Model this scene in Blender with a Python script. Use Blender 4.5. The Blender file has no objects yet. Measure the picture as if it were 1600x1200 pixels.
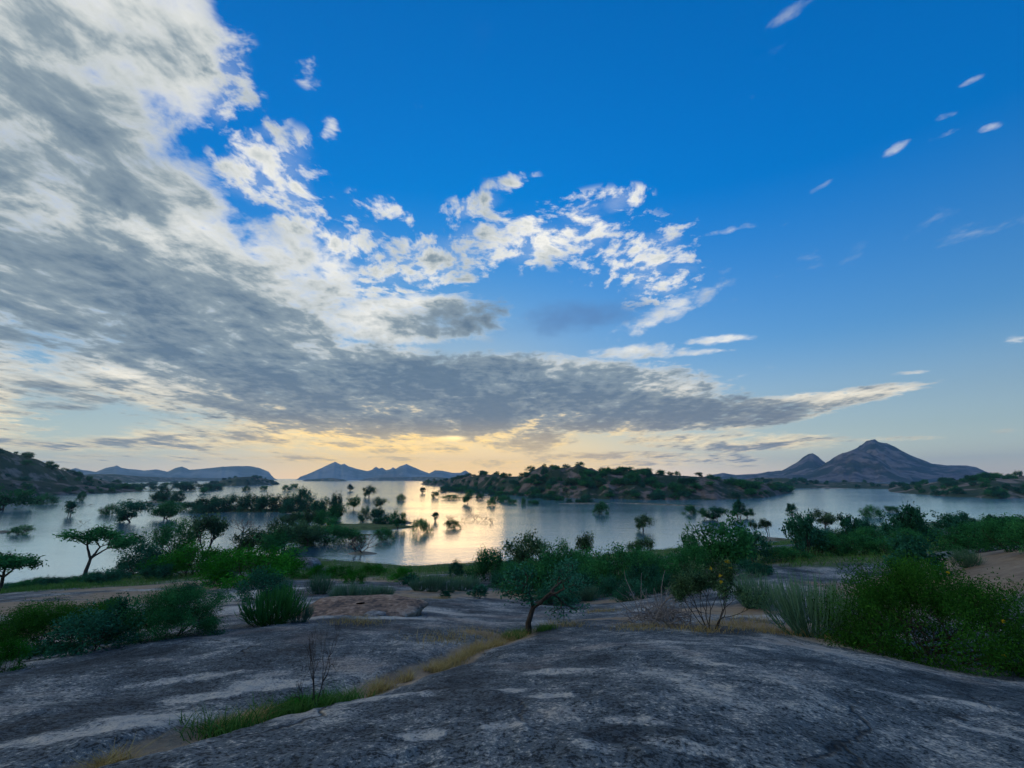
import bpy, math, random
import numpy as np
from mathutils import Vector, Matrix, Euler

scene = bpy.context.scene
COL = scene.collection

# ------------------------------------------------------------------ camera
CAM_H = 13.0                       # eye height above the lake, metres
F_PX = 720.0                       # focal length in pixels of the 1600 px wide photograph
TILT = math.atan(148.0 / F_PX)     # the horizon sits 148 px below the middle
CAM = np.array([0.0, 0.0, CAM_H])
cam_data = bpy.data.cameras.new('camera')
cam_data.sensor_width = 36.0
cam_data.lens = F_PX / 1600.0 * 36.0
cam_data.clip_start = 0.1
cam_data.clip_end = 120000.0
cam = bpy.data.objects.new('camera', cam_data)
COL.objects.link(cam)
cam.location = CAM
cam.rotation_euler = (math.pi / 2 + TILT, 0.0, 0.0)
scene.camera = cam
_ct, _st = math.cos(TILT), math.sin(TILT)

def ray(px, py):
    """unit direction of a photograph pixel (1600 x 1200)"""
    u, v = (px - 800.0) / F_PX, (600.0 - py) / F_PX
    d = np.array([u, _ct - v * _st, _st + v * _ct])
    return d / np.linalg.norm(d)

def ray_many(px, py):
    u, v = (np.asarray(px, float) - 800.0) / F_PX, (600.0 - np.asarray(py, float)) / F_PX
    return np.stack([u, _ct - v * _st, _st + v * _ct], -1)

# ------------------------------------------------------------------ render settings
scene.render.engine = 'CYCLES'
scene.view_settings.view_transform = 'Standard'
scene.view_settings.look = 'None'
scene.view_settings.exposure = 0.36
scene.view_settings.gamma = 1.0
scene.view_settings.use_curve_mapping = False
cy = scene.cycles
cy.use_denoising = True
cy.max_bounces = 6
cy.diffuse_bounces = 3
cy.glossy_bounces = 3
cy.transmission_bounces = 3
cy.transparent_max_bounces = 6
cy.volume_bounces = 1
cy.caustics_reflective = False
cy.caustics_refractive = False

# ------------------------------------------------------------------ node helpers
class S:
    """a socket (or constant) with arithmetic"""
    def __init__(self, nt, s): self.nt, self.s = nt, s
    def _m(self, op, *o, clamp=False):
        n = self.nt.nodes.new('ShaderNodeMath'); n.operation = op; n.use_clamp = clamp
        for i, a in enumerate((self,) + o):
            if isinstance(a, S): self.nt.links.new(a.s, n.inputs[i])
            else: n.inputs[i].default_value = a
        return S(self.nt, n.outputs[0])
    def __add__(self, o): return self._m('ADD', o)
    __radd__ = __add__
    def __sub__(self, o): return self._m('SUBTRACT', o)
    def __rsub__(self, o): return (self * -1.0) + o
    def __mul__(self, o): return self._m('MULTIPLY', o)
    __rmul__ = __mul__
    def __truediv__(self, o): return self._m('DIVIDE', o)
    def pow(self, o): return self._m('POWER', o)
    def max(self, o): return self._m('MAXIMUM', o)
    def min(self, o): return self._m('MINIMUM', o)
    def clamp(self): return self._m('ADD', 0.0, clamp=True)
    def smooth(self, a, b, lo=0.0, hi=1.0):
        n = self.nt.nodes.new('ShaderNodeMapRange'); n.interpolation_type = 'SMOOTHSTEP'
        self.nt.links.new(self.s, n.inputs[0])
        for i, v in enumerate((a, b, lo, hi)): n.inputs[i + 1].default_value = v
        return S(self.nt, n.outputs[0])
    def lin(self, a, b, lo=0.0, hi=1.0):
        n = self.nt.nodes.new('ShaderNodeMapRange')
        self.nt.links.new(self.s, n.inputs[0])
        for i, v in enumerate((a, b, lo, hi)): n.inputs[i + 1].default_value = v
        return S(self.nt, n.outputs[0])

def val_in(nt, sock, v):
    if isinstance(v, S): nt.links.new(v.s, sock)
    elif v is not None:
        if sock.type in ('RGBA',) and len(v) == 3: v = (*v, 1.0)
        sock.default_value = v

def mixc(nt, fac, a, b, blend='MIX'):
    n = nt.nodes.new('ShaderNodeMix'); n.data_type = 'RGBA'; n.blend_type = blend
    val_in(nt, n.inputs[0], fac); val_in(nt, n.inputs[6], a); val_in(nt, n.inputs[7], b)
    return S(nt, n.outputs[2])

def ramp(nt, fac, stops, interp='LINEAR'):
    n = nt.nodes.new('ShaderNodeValToRGB'); n.color_ramp.interpolation = interp
    el = n.color_ramp.elements
    while len(el) < len(stops): el.new(0.5)
    for e, (p, c) in zip(el, stops): e.position = p; e.color = (*c, 1.0)
    val_in(nt, n.inputs[0], fac)
    return S(nt, n.outputs[0])

def noise(nt, vec, scale, detail=4.0, rough=0.5, lac=2.0, dist=0.0, out=0, dim='3D'):
    n = nt.nodes.new('ShaderNodeTexNoise'); n.noise_dimensions = dim
    if vec is not None: nt.links.new(vec.s, n.inputs['Vector'])
    n.inputs['Scale'].default_value = scale; n.inputs['Detail'].default_value = detail
    n.inputs['Roughness'].default_value = rough; n.inputs['Lacunarity'].default_value = lac
    n.inputs['Distortion'].default_value = dist
    return S(nt, n.outputs[out])

def mapping(nt, vec, loc=(0, 0, 0), rot=(0, 0, 0), scale=(1, 1, 1), kind='POINT'):
    n = nt.nodes.new('ShaderNodeMapping'); n.vector_type = kind
    nt.links.new(vec.s, n.inputs[0])
    n.inputs['Location'].default_value = loc; n.inputs['Rotation'].default_value = rot; n.inputs['Scale'].default_value = scale
    return S(nt, n.outputs[0])

def sep(nt, vec):
    n = nt.nodes.new('ShaderNodeSeparateXYZ'); nt.links.new(vec.s, n.inputs[0])
    return [S(nt, o) for o in n.outputs]

def comb(nt, x, y, z):
    n = nt.nodes.new('ShaderNodeCombineXYZ')
    for i, v in enumerate((x, y, z)): val_in(nt, n.inputs[i], v)
    return S(nt, n.outputs[0])

def vop(nt, op, a, b=None, out=0):
    n = nt.nodes.new('ShaderNodeVectorMath'); n.operation = op
    nt.links.new(a.s, n.inputs[0])
    if b is not None:
        if isinstance(b, S): nt.links.new(b.s, n.inputs[1])
        else: n.inputs[1].default_value = b
    return S(nt, n.outputs[out])

# ------------------------------------------------------------------ sky
SUN_PX = (712.0, 690.0)            # the brightest gap in the clouds
sd = ray(*SUN_PX)
SUN_EL = math.asin(sd[2]); SUN_AZ = math.atan2(sd[0], sd[1])   # azimuth from +Y towards +X

world = bpy.data.worlds.new('World')
scene.world = world
world.use_nodes = True
wt = world.node_tree
wt.nodes.clear()
w_out = wt.nodes.new('ShaderNodeOutputWorld')
w_bg = wt.nodes.new('ShaderNodeBackground')
wt.links.new(w_bg.outputs[0], w_out.inputs[0])
SKY_STRENGTH = 0.1
w_bg.inputs[1].default_value = SKY_STRENGTH
n_sky = wt.nodes.new('ShaderNodeTexSky')
n_sky.sky_type = 'NISHITA'; n_sky.sun_disc = False
n_sky.sun_elevation = SUN_EL; n_sky.sun_rotation = SUN_AZ
n_sky.altitude = 300.0; n_sky.air_density = 1.0; n_sky.dust_density = 0.6; n_sky.ozone_density = 3.0
n_tc = wt.nodes.new('ShaderNodeTexCoord')
D3 = S(wt, n_tc.outputs['Generated'])
dx, dy, dz = sep(wt, D3)
SKYC = S(wt, n_sky.outputs[0])
# clear air: the sky texture, its range compressed as the phone's picture does, blues kept saturated
elev = dz._m('ARCSINE') * (180.0 / math.pi)                 # degrees above the horizon
sr, sg, sb = sep(wt, S(wt, n_sky.outputs[0]))
lum = (sr * 0.25 + sg * 0.6 + sb * 0.15) * SKY_STRENGTH
gain = (lum * 5.0 + 1.0)
gain = gain._m('POWER', -1.0) * elev.smooth(9.0, 0.0, 3.3, 4.6)
n_hs = wt.nodes.new('ShaderNodeHueSaturation')
tint = mixc(wt, elev.smooth(0.0, 40.0), (0.95, 0.97, 0.98), (0.10, 0.74, 1.24))
base = mixc(wt, 1.0, S(wt, n_sky.outputs[0]), tint, 'MULTIPLY')
wt.links.new(base.s, n_hs.inputs['Color'])
cosun0 = vop(wt, 'DOT_PRODUCT', D3, tuple(sd), out=1)
val_in(wt, n_hs.inputs['Saturation'], elev.smooth(2.0, 16.0, 0.0, 0.44) + 0.60 + cosun0.smooth(0.90, 0.995, 0.0, 0.25) * elev.smooth(12.0, 4.0))
CLEAR = vop(wt, 'SCALE', S(wt, n_hs.outputs[0])); wt.links.new(gain.s, CLEAR.s.node.inputs['Scale'])

# clouds: one layer seen in perspective (Q), its cover set by soft regions of the sky
den = (dz.max(0.0) + 0.09)
qx, qy = dx / den, dy / den
Q = comb(wt, qx, qy * 0.85, 0.0)
warp = noise(wt, Q, 2.2, 2.0, 0.5, out=1, dim='2D')
warp = vop(wt, 'SUBTRACT', warp, (0.5, 0.5, 0.5))
ws = wt.nodes.new('ShaderNodeVectorMath'); ws.operation = 'SCALE'; wt.links.new(warp.s, ws.inputs[0]); ws.inputs['Scale'].default_value = 0.16
QW = vop(wt, 'ADD', Q, S(wt, ws.outputs[0]))
n_big = (noise(wt, QW, 1.3, 2.0, 0.5, dim='2D') - 0.5) * 3.0        # broad bands
n_mid = (noise(wt, QW, 4.0, 6.0, 0.60, dim='2D') - 0.5) * 3.0       # billows
n_fine = (noise(wt, QW, 12.0, 4.0, 0.60, dim='2D') - 0.5) * 3.2     # puffs
n_str = (noise(wt, comb(wt, qx * 1.5, qy * 0.60, 0.0), 3.6, 6.0, 0.60, dim='2D') - 0.5) * 3.0   # streaks running to the horizon
n_low = (noise(wt, comb(wt, qx * 0.55, qy * 0.40, 0.0), 2.6, 7.0, 0.6, dim='2D') - 0.5) * 3.0

def region(px, py, rx, ry, rot=0.0):
    """0 at the centre, 1 on the rim of an elliptical part of the sky (given by a photograph pixel and radii)"""
    c = ray(px, py)
    a = math.radians(rot)
    e1 = ray(px + 8 * math.cos(a), py - 8 * math.sin(a)) - c
    s1 = np.linalg.norm(e1) / 8
    e2 = ray(px - 8 * math.sin(a), py - 8 * math.cos(a)) - c
    s2 = np.linalg.norm(e2) / 8
    e1 /= np.linalg.norm(e1)
    e2 -= e1 * e1.dot(e2); e2 /= np.linalg.norm(e2)
    v = vop(wt, 'SUBTRACT', D3, tuple(c))
    u1 = vop(wt, 'DOT_PRODUCT', v, tuple(e1 / (rx * s1)), out=1)
    u2 = vop(wt, 'DOT_PRODUCT', v, tuple(e2 / (ry * s2)), out=1)
    return vop(wt, 'LENGTH', comb(wt, u1, u2, 0.0), out=1)

def union(regs):
    t = None
    for r in regs:
        w = r[5] if len(r) > 5 else 1.0
        soft = r[6] if len(r) > 6 else 0.55
        v = region(*r[:5]).smooth(1.0 + soft, 1.0 - soft, 0.0, w)
        t = v if t is None else t.max(v)
    return t

# px, py, rx, ry, rotation, weight, softness
BANK = union([
    (40, 120, 270, 330, -12, 1.0, .45), (235, 40, 125, 170, -5, .9, .5), (150, 380, 340, 190, -25, 1.0, .45),
    (330, 480, 270, 120, -15, 1.0, .45), (470, 430, 120, 80, -25, .85, .6),
    (-500, 200, 620, 700, 0, 1.0, .3)])
MASS = union([
    (640, 500, 160, 42, 4, .85, .4), (480, 590, 330, 75, -4, .95, .35), (800, 615, 300, 62, 0, 1.0, .3), (960, 590, 110, 32, 6, .7, .5),
    (640, 655, 260, 38, 0, .95, .4), (980, 640, 190, 40, 0, .95, .4), (1180, 645, 140, 24, 8, .85, .4), (1320, 622, 120, 14, 10, .8, .45)])
PUFFS = union([
    (415, 265, 75, 55, 20, .74, .85), (605, 325, 50, 18, -20, .62, .85), (740, 322, 55, 20, 18, .62, .85), (795, 288, 40, 16, 15, .52, .9),
    (968, 315, 42, 20, 15, .66, .85), (830, 372, 150, 42, 6, .68, .85), (665, 412, 125, 44, 8, .70, .85),
    (1000, 405, 85, 48, 15, .62, .85), (1025, 450, 60, 26, 10, .62, .85), (515, 200, 14, 26, 0, .5, .9), (485, 110, 24, 26, 0, .48, .9),
    (400, 215, 50, 22, 20, .58, .9), (445, 240, 40, 20, 0, .55, .9), (455, 300, 45, 45, 20, .66, .9), (530, 385, 75, 40, 10, .66, .9), (375, 130, 24, 50, 0, .6, .9), (900, 340, 70, 30, 20, .58, .9), (1060, 420, 40, 40, 30, .5, .9), (560, 440, 90, 40, 0, .6, .9), (470, 350, 50, 40, 20, .62, .9),
    (330, 100, 62, 80, 0, .7, .85), (345, 170, 30, 40, -30, .62, .85)])
WISPS = union([
    (1040, 488, 95, 17, 25, .62, .8), (1120, 531, 55, 8, 5, .7, .75), (1085, 551, 55, 6, 4, .62, .75), (990, 552, 85, 14, 3, .7, .75),
    (985, 595, 30, 18, 20, .6, .8), (1060, 625, 45, 18, 10, .66, .8), (1230, 25, 60, 16, 30, .44, .85), (1515, 128, 24, 6, 25, .47, .8),
    (1475, 182, 28, 8, 20, .5, .8), (1400, 232, 32, 8, 30, .5, .8), (1545, 200, 30, 8, 20, .52, .8), (1470, 212, 40, 7, 18, .48, .8),
    (1135, 360, 45, 7, 12, .46, .8), (1590, 530, 22, 7, 5, .55, .8), (1430, 582, 40, 4, 4, .5, .8), (1570, 673, 26, 4, 3, .5, .8),
    (1285, 290, 34, 6, 30, .4, .8), (1390, 686, 100, 5, 2, .5, .75)])
LOW = union([
    (620, 690, 240, 24, 0, .72, .5), (1130, 690, 190, 17, 0, .72, .5), (330, 680, 200, 26, 3, .7, .5), (120, 590, 260, 22, -4, .7, .5), (80, 625, 110, 17, -3, .8, .4),
    (60, 690, 240, 20, -2, .62, .5), (900, 725, 300, 10, 0, .6, .5), (800, 690, 110, 20, 0, .72, .5), (1000, 715, 200, 12, 0, .65, .5), (250, 716, 300, 9, 0, .55, .5), (560, 718, 160, 9, 0, .55, .5)])
THICK = union([
    (700, 610, 330, 60, 0, 1.0, .6), (960, 640, 190, 34, 0, 1.0, .5), (720, 495, 95, 28, 10, .8, .6), (905, 494, 95, 24, 6, .8, .6),
    (330, 510, 260, 80, -12, .85, .6), (100, 628, 110, 15, -4, .8, .5), (480, 600, 190, 40, -5, .9, .6), (1160, 650, 130, 15, 8, .8, .5),
    (120, 230, 160, 160, -20, .5, .7), (60, 450, 220, 120, -20, .7, .7), (900, 700, 180, 16, 0, .6, .6), (650, 655, 200, 26, 0, .8, .6), (560, 560, 60, 30, 0, .6, .6)])
BLUEGREY = union([(900, 494, 90, 26, 8, .8, .85), (985, 478, 60, 14, 14, .5, .85)])

OVER = vop(wt, 'DOT_PRODUCT', D3, tuple(Vector((-0.72, -0.35, 0.60)).normalized()), out=1).smooth(0.55, 0.80)   # the bank goes on overhead and behind
BANK = BANK.max(OVER)
d_bank = BANK * 1.1 - 0.54 + n_mid * 0.28 + n_str * 0.14 + n_fine * 0.28
d_mass = MASS * 1.1 - 0.46 + n_mid * 0.36 + n_fine * 0.26 + n_low * 0.14
d_puff = (PUFFS - 0.42 + n_mid * 0.28 + n_fine * 0.62).min(PUFFS * 2.0 - 0.30)
d_low = LOW - 0.44 + n_low * 0.62 + n_fine * 0.10
d_wisp = (WISPS - 0.42 + n_mid * 0.16 + n_fine * 0.22).min(WISPS * 2.0 - 0.25)
dens = d_bank.max(d_mass).max(d_puff).max(d_low).max(d_wisp)
veil = ((PUFFS + n_mid * 0.35).smooth(0.30, 0.90, 0.0, 0.22)) * PUFFS.smooth(0.15, 0.5)
alpha = dens.smooth(-0.14, 0.46).max(veil)
# thin cloud lets the low sun through and is bright; thick cloud is slate grey
thick = (dens.lin(0.05, 1.25) * 0.56 + THICK * 0.60 + n_mid * (0.30 - THICK * 0.16) + n_str * 0.20 + n_big * 0.22 + n_fine * 0.06 + elev.smooth(12.0, 6.0) * (n_low * 0.55 + n_str * 0.15 + 0.06) + 0.06).clamp()
cosun = vop(wt, 'DOT_PRODUCT', D3, tuple(sd), out=1)
near = cosun.smooth(0.80, 1.0)                             # nearness to the sun
lowk = elev.smooth(13.0, 2.0)
bright = mixc(wt, lowk, (0.76, 0.75, 0.70), (1.0, 0.80, 0.44))
bright = mixc(wt, lowk * cosun.smooth(0.86, 0.992), bright, (1.45, 0.92, 0.20))
midc = mixc(wt, lowk, (0.26, 0.32, 0.35), (0.34, 0.33, 0.28))
darkc = mixc(wt, lowk, (0.075, 0.128, 0.195), (0.14, 0.165, 0.19))
cl = mixc(wt, (thick + n_fine * 0.05).lin(0.02, 0.62), bright, midc)
cl = mixc(wt, (thick + n_fine * 0.06).lin(0.42, 1.12), cl, darkc)
CLOUD = vop(wt, 'SCALE', cl); CLOUD.s.node.inputs['Scale'].default_value = 1.0 / SKY_STRENGTH
FINAL = mixc(wt, alpha * elev.smooth(0.2, 2.0), CLEAR, CLOUD)
FINAL = mixc(wt, (BLUEGREY + n_mid * 0.30 + n_str * 0.2 - 0.15).smooth(0.0, 0.9, 0.0, 0.62), FINAL, (0.8, 1.6, 3.3))
glow = cosun.smooth(0.86, 1.0) * elev.smooth(8.0, 0.5)
FINAL = mixc(wt, glow * 0.62, FINAL, (12.0, 7.8, 1.9))
# the gap in front of the sun
hot = region(706, 685, 26, 5, 0).smooth(1.3, 0.0) * (n_low + 0.9)
FINAL = mixc(wt, hot.clamp(), FINAL, (14.0, 10.5, 4.5))
FINAL = mixc(wt, dz.smooth(-0.002, -0.03), FINAL, (1.2, 1.4, 1.6))
wt.links.new(FINAL.s, w_bg.inputs[0])
world.cycles.sampling_method = 'MANUAL'; world.cycles.sample_map_resolution = 512

# ------------------------------------------------------------------ sun (veiled by cloud, so soft and weak)
sun_data = bpy.data.lights.new('sun', 'SUN')
sun_data.energy = 0.06
sun_data.angle = math.radians(12.0)
sun_data.color = (1.0, 0.55, 0.22)
sun = bpy.data.objects.new('sun', sun_data)
COL.objects.link(sun)
sun.rotation_euler = Vector(tuple(sd)).to_track_quat('Z', 'Y').to_euler()
sun.location = (-60.0, 400.0, 200.0)

# ------------------------------------------------------------------ mesh helpers
def vnoise(x, y, seed=0):
    xi, yi = np.floor(x).astype(np.int64), np.floor(y).astype(np.int64)
    fx, fy = x - xi, y - yi
    fx = fx * fx * fx * (fx * (fx * 6 - 15) + 10); fy = fy * fy * fy * (fy * (fy * 6 - 15) + 10)
    def h(a, b):
        n = (a * 374761393 + b * 668265263 + seed * 1442695041) & 0xffffffff
        n = ((n ^ (n >> 13)) * 1274126177) & 0xffffffff
        return ((n ^ (n >> 16)) & 0xffff) / 65535.0
    a, b, c, d = h(xi, yi), h(xi + 1, yi), h(xi, yi + 1), h(xi + 1, yi + 1)
    return (a * (1 - fx) + b * fx) * (1 - fy) + (c * (1 - fx) + d * fx) * fy

def fbm(x, y, octaves=4, seed=0, gain=0.5, ridged=False):
    t, amp, tot = 0.0, 1.0, 0.0
    for o in range(octaves):
        n = vnoise(x * 2 ** o + 17.3 * o, y * 2 ** o - 9.1 * o, seed + o)
        if ridged: n = 1 - abs(2 * n - 1)
        t = t + n * amp; tot += amp; amp *= gain
    return t / tot - 0.5                       # about -0.5 .. 0.5

def mesh_obj(name, verts, faces, mat=None, parent=None, smooth=True, link=True):
    """verts (n,3), faces (m,3|4) arrays -> one mesh object"""
    me = bpy.data.meshes.new(name)
    verts = np.asarray(verts, np.float32); faces = np.asarray(faces, np.int32)
    k = faces.shape[1]
    me.vertices.add(len(verts)); me.vertices.foreach_set('co', verts.ravel())
    me.loops.add(faces.size); me.loops.foreach_set('vertex_index', faces.ravel())
    me.polygons.add(len(faces))
    me.polygons.foreach_set('loop_start', np.arange(0, faces.size, k, dtype=np.int32))
    me.polygons.foreach_set('loop_total', np.full(len(faces), k, np.int32))
    if smooth: me.polygons.foreach_set('use_smooth', np.ones(len(faces), bool))
    me.update(calc_edges=True)
    if mat: me.materials.append(mat)
    o = bpy.data.objects.new(name, me)
    if link: COL.objects.link(o)
    if parent: o.parent = parent
    return o

def grid_faces(nr, nc, wrap=False):
    r, c = np.meshgrid(np.arange(nr - 1), np.arange(nc if wrap else nc - 1), indexing='ij')
    c2 = (c + 1) % nc
    return np.stack([r * nc + c, r * nc + c2, (r + 1) * nc + c2, (r + 1) * nc + c], -1).reshape(-1, 4)

def attr(o, name, vals, dom='POINT'):
    a = o.data.attributes.new(name, 'FLOAT', dom)
    a.data.foreach_set('value', np.asarray(vals, np.float32).ravel())

def structure(o):
    o['kind'] = 'structure'; return o

def new_mat(name):
    m = bpy.data.materials.new(name); m.use_nodes = True
    nt = m.node_tree; nt.nodes.clear()
    out = nt.nodes.new('ShaderNodeOutputMaterial')
    return m, nt, out

def principled(nt, out, color, rough=0.8, spec=0.3, normal=None):
    b = nt.nodes.new('ShaderNodeBsdfPrincipled')
    val_in(nt, b.inputs['Base Color'], color); val_in(nt, b.inputs['Roughness'], rough)
    val_in(nt, b.inputs['Specular IOR Level'], spec)
    if normal is not None: nt.links.new(normal.s, b.inputs['Normal'])
    nt.links.new(b.outputs[0], out.inputs[0])
    return b

def bump(nt, h, strength=0.5, dist=0.05, normal=None):
    n = nt.nodes.new('ShaderNodeBump'); n.inputs['Strength'].default_value = strength; n.inputs['Distance'].default_value = dist
    nt.links.new(h.s, n.inputs['Height'])
    if normal is not None: nt.links.new(normal.s, n.inputs['Normal'])
    return S(nt, n.outputs[0])

def attr_in(nt, name):
    n = nt.nodes.new('ShaderNodeAttribute'); n.attribute_name = name
    return S(nt, n.outputs['Fac'])

def position(nt):
    return S(nt, nt.nodes.new('ShaderNodeNewGeometry').outputs['Position'])

# ------------------------------------------------------------------ terrain: heights read along sight lines of known distance
PROFILE = {
    0: [(1200, 4.4), (1100, 6.5), (1050, 9.5), (1022, 13.5), (990, 20), (962, 28), (942, 40), (928, 58), (918, 0)],
    200: [(1200, 3.6), (1150, 4.4), (1080, 6.6), (1003, 11.5), (985, 16), (965, 23), (945, 32), (920, 50), (897, 0)],
    400: [(1200, 3.3), (1130, 4.6), (1110, 5.1), (1050, 6.8), (1000, 9.5), (978, 12.5), (958, 19), (938, 28), (915, 41), (890, 62), (870, 0)],
    600: [(1200, 3.1), (1120, 4.2), (1060, 5.8), (1030, 7.2), (990, 10), (962, 14.5), (947, 19), (935, 25), (915, 37), (897, 55), (881, 0)],
    800: [(1200, 3.0), (1100, 4.2), (1050, 5.6), (1010, 8.0), (990, 10.5), (975, 14), (955, 20), (942, 25), (930, 31), (913, 40), (893, 57), (876, 0)],
    1000: [(1200, 3.0), (1100, 4.1), (1040, 5.8), (1000, 8.5), (986, 10.5), (965, 15), (945, 21), (925, 29), (900, 43), (876, 66), (859, 0)],
    1200: [(1200, 3.3), (1100, 4.6), (1040, 6.6), (1005, 9), (993, 10.5), (965, 15), (937, 19), (905, 25), (885, 31), (868, 40), (860, 56), (848, 0)],
    1400: [(1200, 4.0), (1120, 5.3), (1060, 7.6), (1026, 10.5), (1003, 13), (960, 17), (920, 22), (890, 28), (864, 38), (850, 55), (836, 82), (820, 0)],
    1600: [(1200, 4.8), (1120, 6.5), (1075, 9), (1055, 11), (1030, 13.5), (960, 16), (905, 19.5), (862, 25), (846, 45), (826, 85), (807, 0)],
}
AK = 1.6                                        # weight of azimuth against log distance
_c, _z = [], []
for px, rows in PROFILE.items():
    for py, d in rows:
        r = ray(px, py); az = math.atan2(r[0], r[1]); tn = r[2] / math.hypot(r[0], r[1])
        if d == 0: d = -CAM_H / tn
        _c.append((az * AK, math.log(d))); _z.append(CAM_H + d * tn)
    _c.append((az * AK, math.log(d * 1.25))); _z.append(-1.5)
    _c.append((az * AK, math.log(d * 1.8))); _z.append(-3.0)
    _c.append((az * AK, math.log(420.0))); _z.append(-4.0)
    _c.append((az * AK, math.log(1.2))); _z.append(11.45)
_c = np.array(_c); _z = np.array(_z)
def _phi(r2): return np.where(r2 > 1e-12, 0.5 * r2 * np.log(np.maximum(r2, 1e-12)), 0.0)
_n = len(_c)
_A = np.zeros((_n + 3, _n + 3))
_A[:_n, :_n] = _phi(((_c[:, None] - _c[None]) ** 2).sum(-1)) + np.eye(_n) * 2e-4
_A[:_n, _n] = 1; _A[:_n, _n + 1:] = _c; _A[_n, :_n] = 1; _A[_n + 1:, :_n] = _c.T
_w = np.linalg.solve(_A, np.concatenate([_z, np.zeros(3)]))
AZMAX = math.radians(54.0)

def _tps(az, ld):
    sh = np.broadcast(az, ld).shape
    a, l = np.broadcast_to(az, sh).ravel(), np.broadcast_to(ld, sh).ravel()
    out = np.empty(len(a))
    for i in range(0, len(a), 40000):
        p = np.stack([a[i:i + 40000] * AK, l[i:i + 40000]], -1)
        r2 = ((p[:, None, :] - _c[None]) ** 2).sum(-1)
        out[i:i + 40000] = _phi(r2) @ _w[:_n] + _w[_n] + p @ _w[_n + 1:]
    return out.reshape(sh)

def base_height(az, d):
    """smooth ground height; behind the viewer the two sides run into each other"""
    az = (np.asarray(az, float) + math.pi) % (2 * math.pi) - math.pi
    ld = np.log(np.clip(d, 1.2, 420.0))
    a = np.clip(az, -AZMAX, AZMAX)
    z = _tps(a, ld)
    back = np.abs(az) > AZMAX
    if back.any():
        t = (np.where(az > 0, az - AZMAX, az + 2 * math.pi - AZMAX)) / (2 * math.pi - 2 * AZMAX)
        zl = _tps(np.full_like(a[back], AZMAX), ld[back]) * (1 - t[back]) + _tps(np.full_like(a[back], -AZMAX), ld[back]) * t[back]
        z[back] = zl
    return z

def _hit(px, py, dmax=260.0):
    r = ray(px, py); hz = math.hypot(r[0], r[1]); tn = r[2] / hz; az = math.atan2(r[0], r[1])
    ds = np.exp(np.linspace(math.log(1.8), math.log(dmax), 700))
    g = np.maximum(base_height(np.full_like(ds, az), ds), 0.0)
    below = CAM_H + ds * tn <= g
    d = ds[np.argmax(below)] if below.any() else (-CAM_H / tn if tn < 0 else dmax)
    return az, d, tn
def ground(px, py):
    """where the sight line of a pixel meets the ground or the lake"""
    az, d, tn = _hit(px, py)
    z = CAM_H + d * tn
    return Vector((d * math.sin(az), d * math.cos(az), z))
def lake_pt(px, py):
    r = ray(px, py); k = -CAM_H / r[2]
    return Vector((r[0] * k, r[1] * k, 0.0))
def m_per_px(p, px, py):
    """metres per photograph pixel at point p, across the view"""
    fwd = (p.x * 0 + p.y * _ct + (p.z - CAM_H) * _st)
    return fwd / F_PX

# furrow filled with dry grass between the two rock domes
FURROW = [ground(*p) for p in [(120, 1192), (215, 1165), (310, 1135), (400, 1112), (480, 1092), (545, 1074), (620, 1050), (690, 1026), (745, 1006), (790, 994), (815, 986)]]
def seg_dist(x, y, pts):
    best = np.full(np.shape(x), 1e9); tt = np.zeros(np.shape(x)); n = len(pts) - 1
    for i, (a, b) in enumerate(zip(pts[:-1], pts[1:])):
        vx, vy = b.x - a.x, b.y - a.y
        t = np.clip(((x - a.x) * vx + (y - a.y) * vy) / (vx * vx + vy * vy), 0, 1)
        dd = np.hypot(x - a.x - t * vx, y - a.y - t * vy)
        tt = np.where(dd < best, (i + t) / n, tt); best = np.minimum(best, dd)
    return best, tt
def relief(x, y, d):
    """furrow, joints and unevenness on top of the smooth height"""
    fd, ft = seg_dist(x, y, FURROW)
    z = -0.13 * np.exp(-(fd / (0.22 + 0.25 * ft)) ** 2)
    near = np.clip(1 - d / 60, 0, 1)
    z += fbm(x * 0.35, y * 0.35, 4, 3) * 0.22 * near + fbm(x * 0.06, y * 0.06, 4, 5) * 0.9 * np.clip((d - 8) / 30, 0, 1)
    z += (np.maximum(fbm(x * 1.1 + 2 * fbm(x * .3, y * .3, 2, 8), y * 1.1, 3, 7, ridged=True), -0.1)) * 0.06 * near
    z += fbm(x * 5, y * 5, 3, 9) * 0.05 * np.clip(1 - d / 14, 0, 1) + fbm(x * 17, y * 17, 2, 19) * 0.016 * np.clip(1 - d / 9, 0, 1)
    return z
def ground_z(x, y):
    x, y = np.atleast_1d(np.asarray(x, float)), np.atleast_1d(np.asarray(y, float)); d = np.hypot(x, y)
    return base_height(np.arctan2(x, y), d) + relief(x, y, d)
def on_ground(px, py):
    p = ground(px, py)
    if p.z > 0.05: p.z = float(ground_z(p.x, p.y)[0])
    return p

fine = np.radians(np.linspace(-54, 54, 640))
rest = np.radians(np.linspace(54, 306, 120))[1:-1]
AZ = np.concatenate([fine, rest]); NA = len(AZ)
RAD = np.concatenate([[0.3, 0.8, 1.3], np.exp(np.linspace(math.log(1.8), math.log(190.0), 420)), [230, 300, 420, 900, 2500, 7000, 20000, 40000]])
aa, dd = np.meshgrid(AZ, RAD)
zz = base_height(aa, dd)
gx, gy = dd * np.sin(aa), dd * np.cos(aa)
zz = zz + relief(gx, gy, dd) * (dd < 400)
gv = np.stack([gx, gy, zz], -1).reshape(-1, 3)

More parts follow.
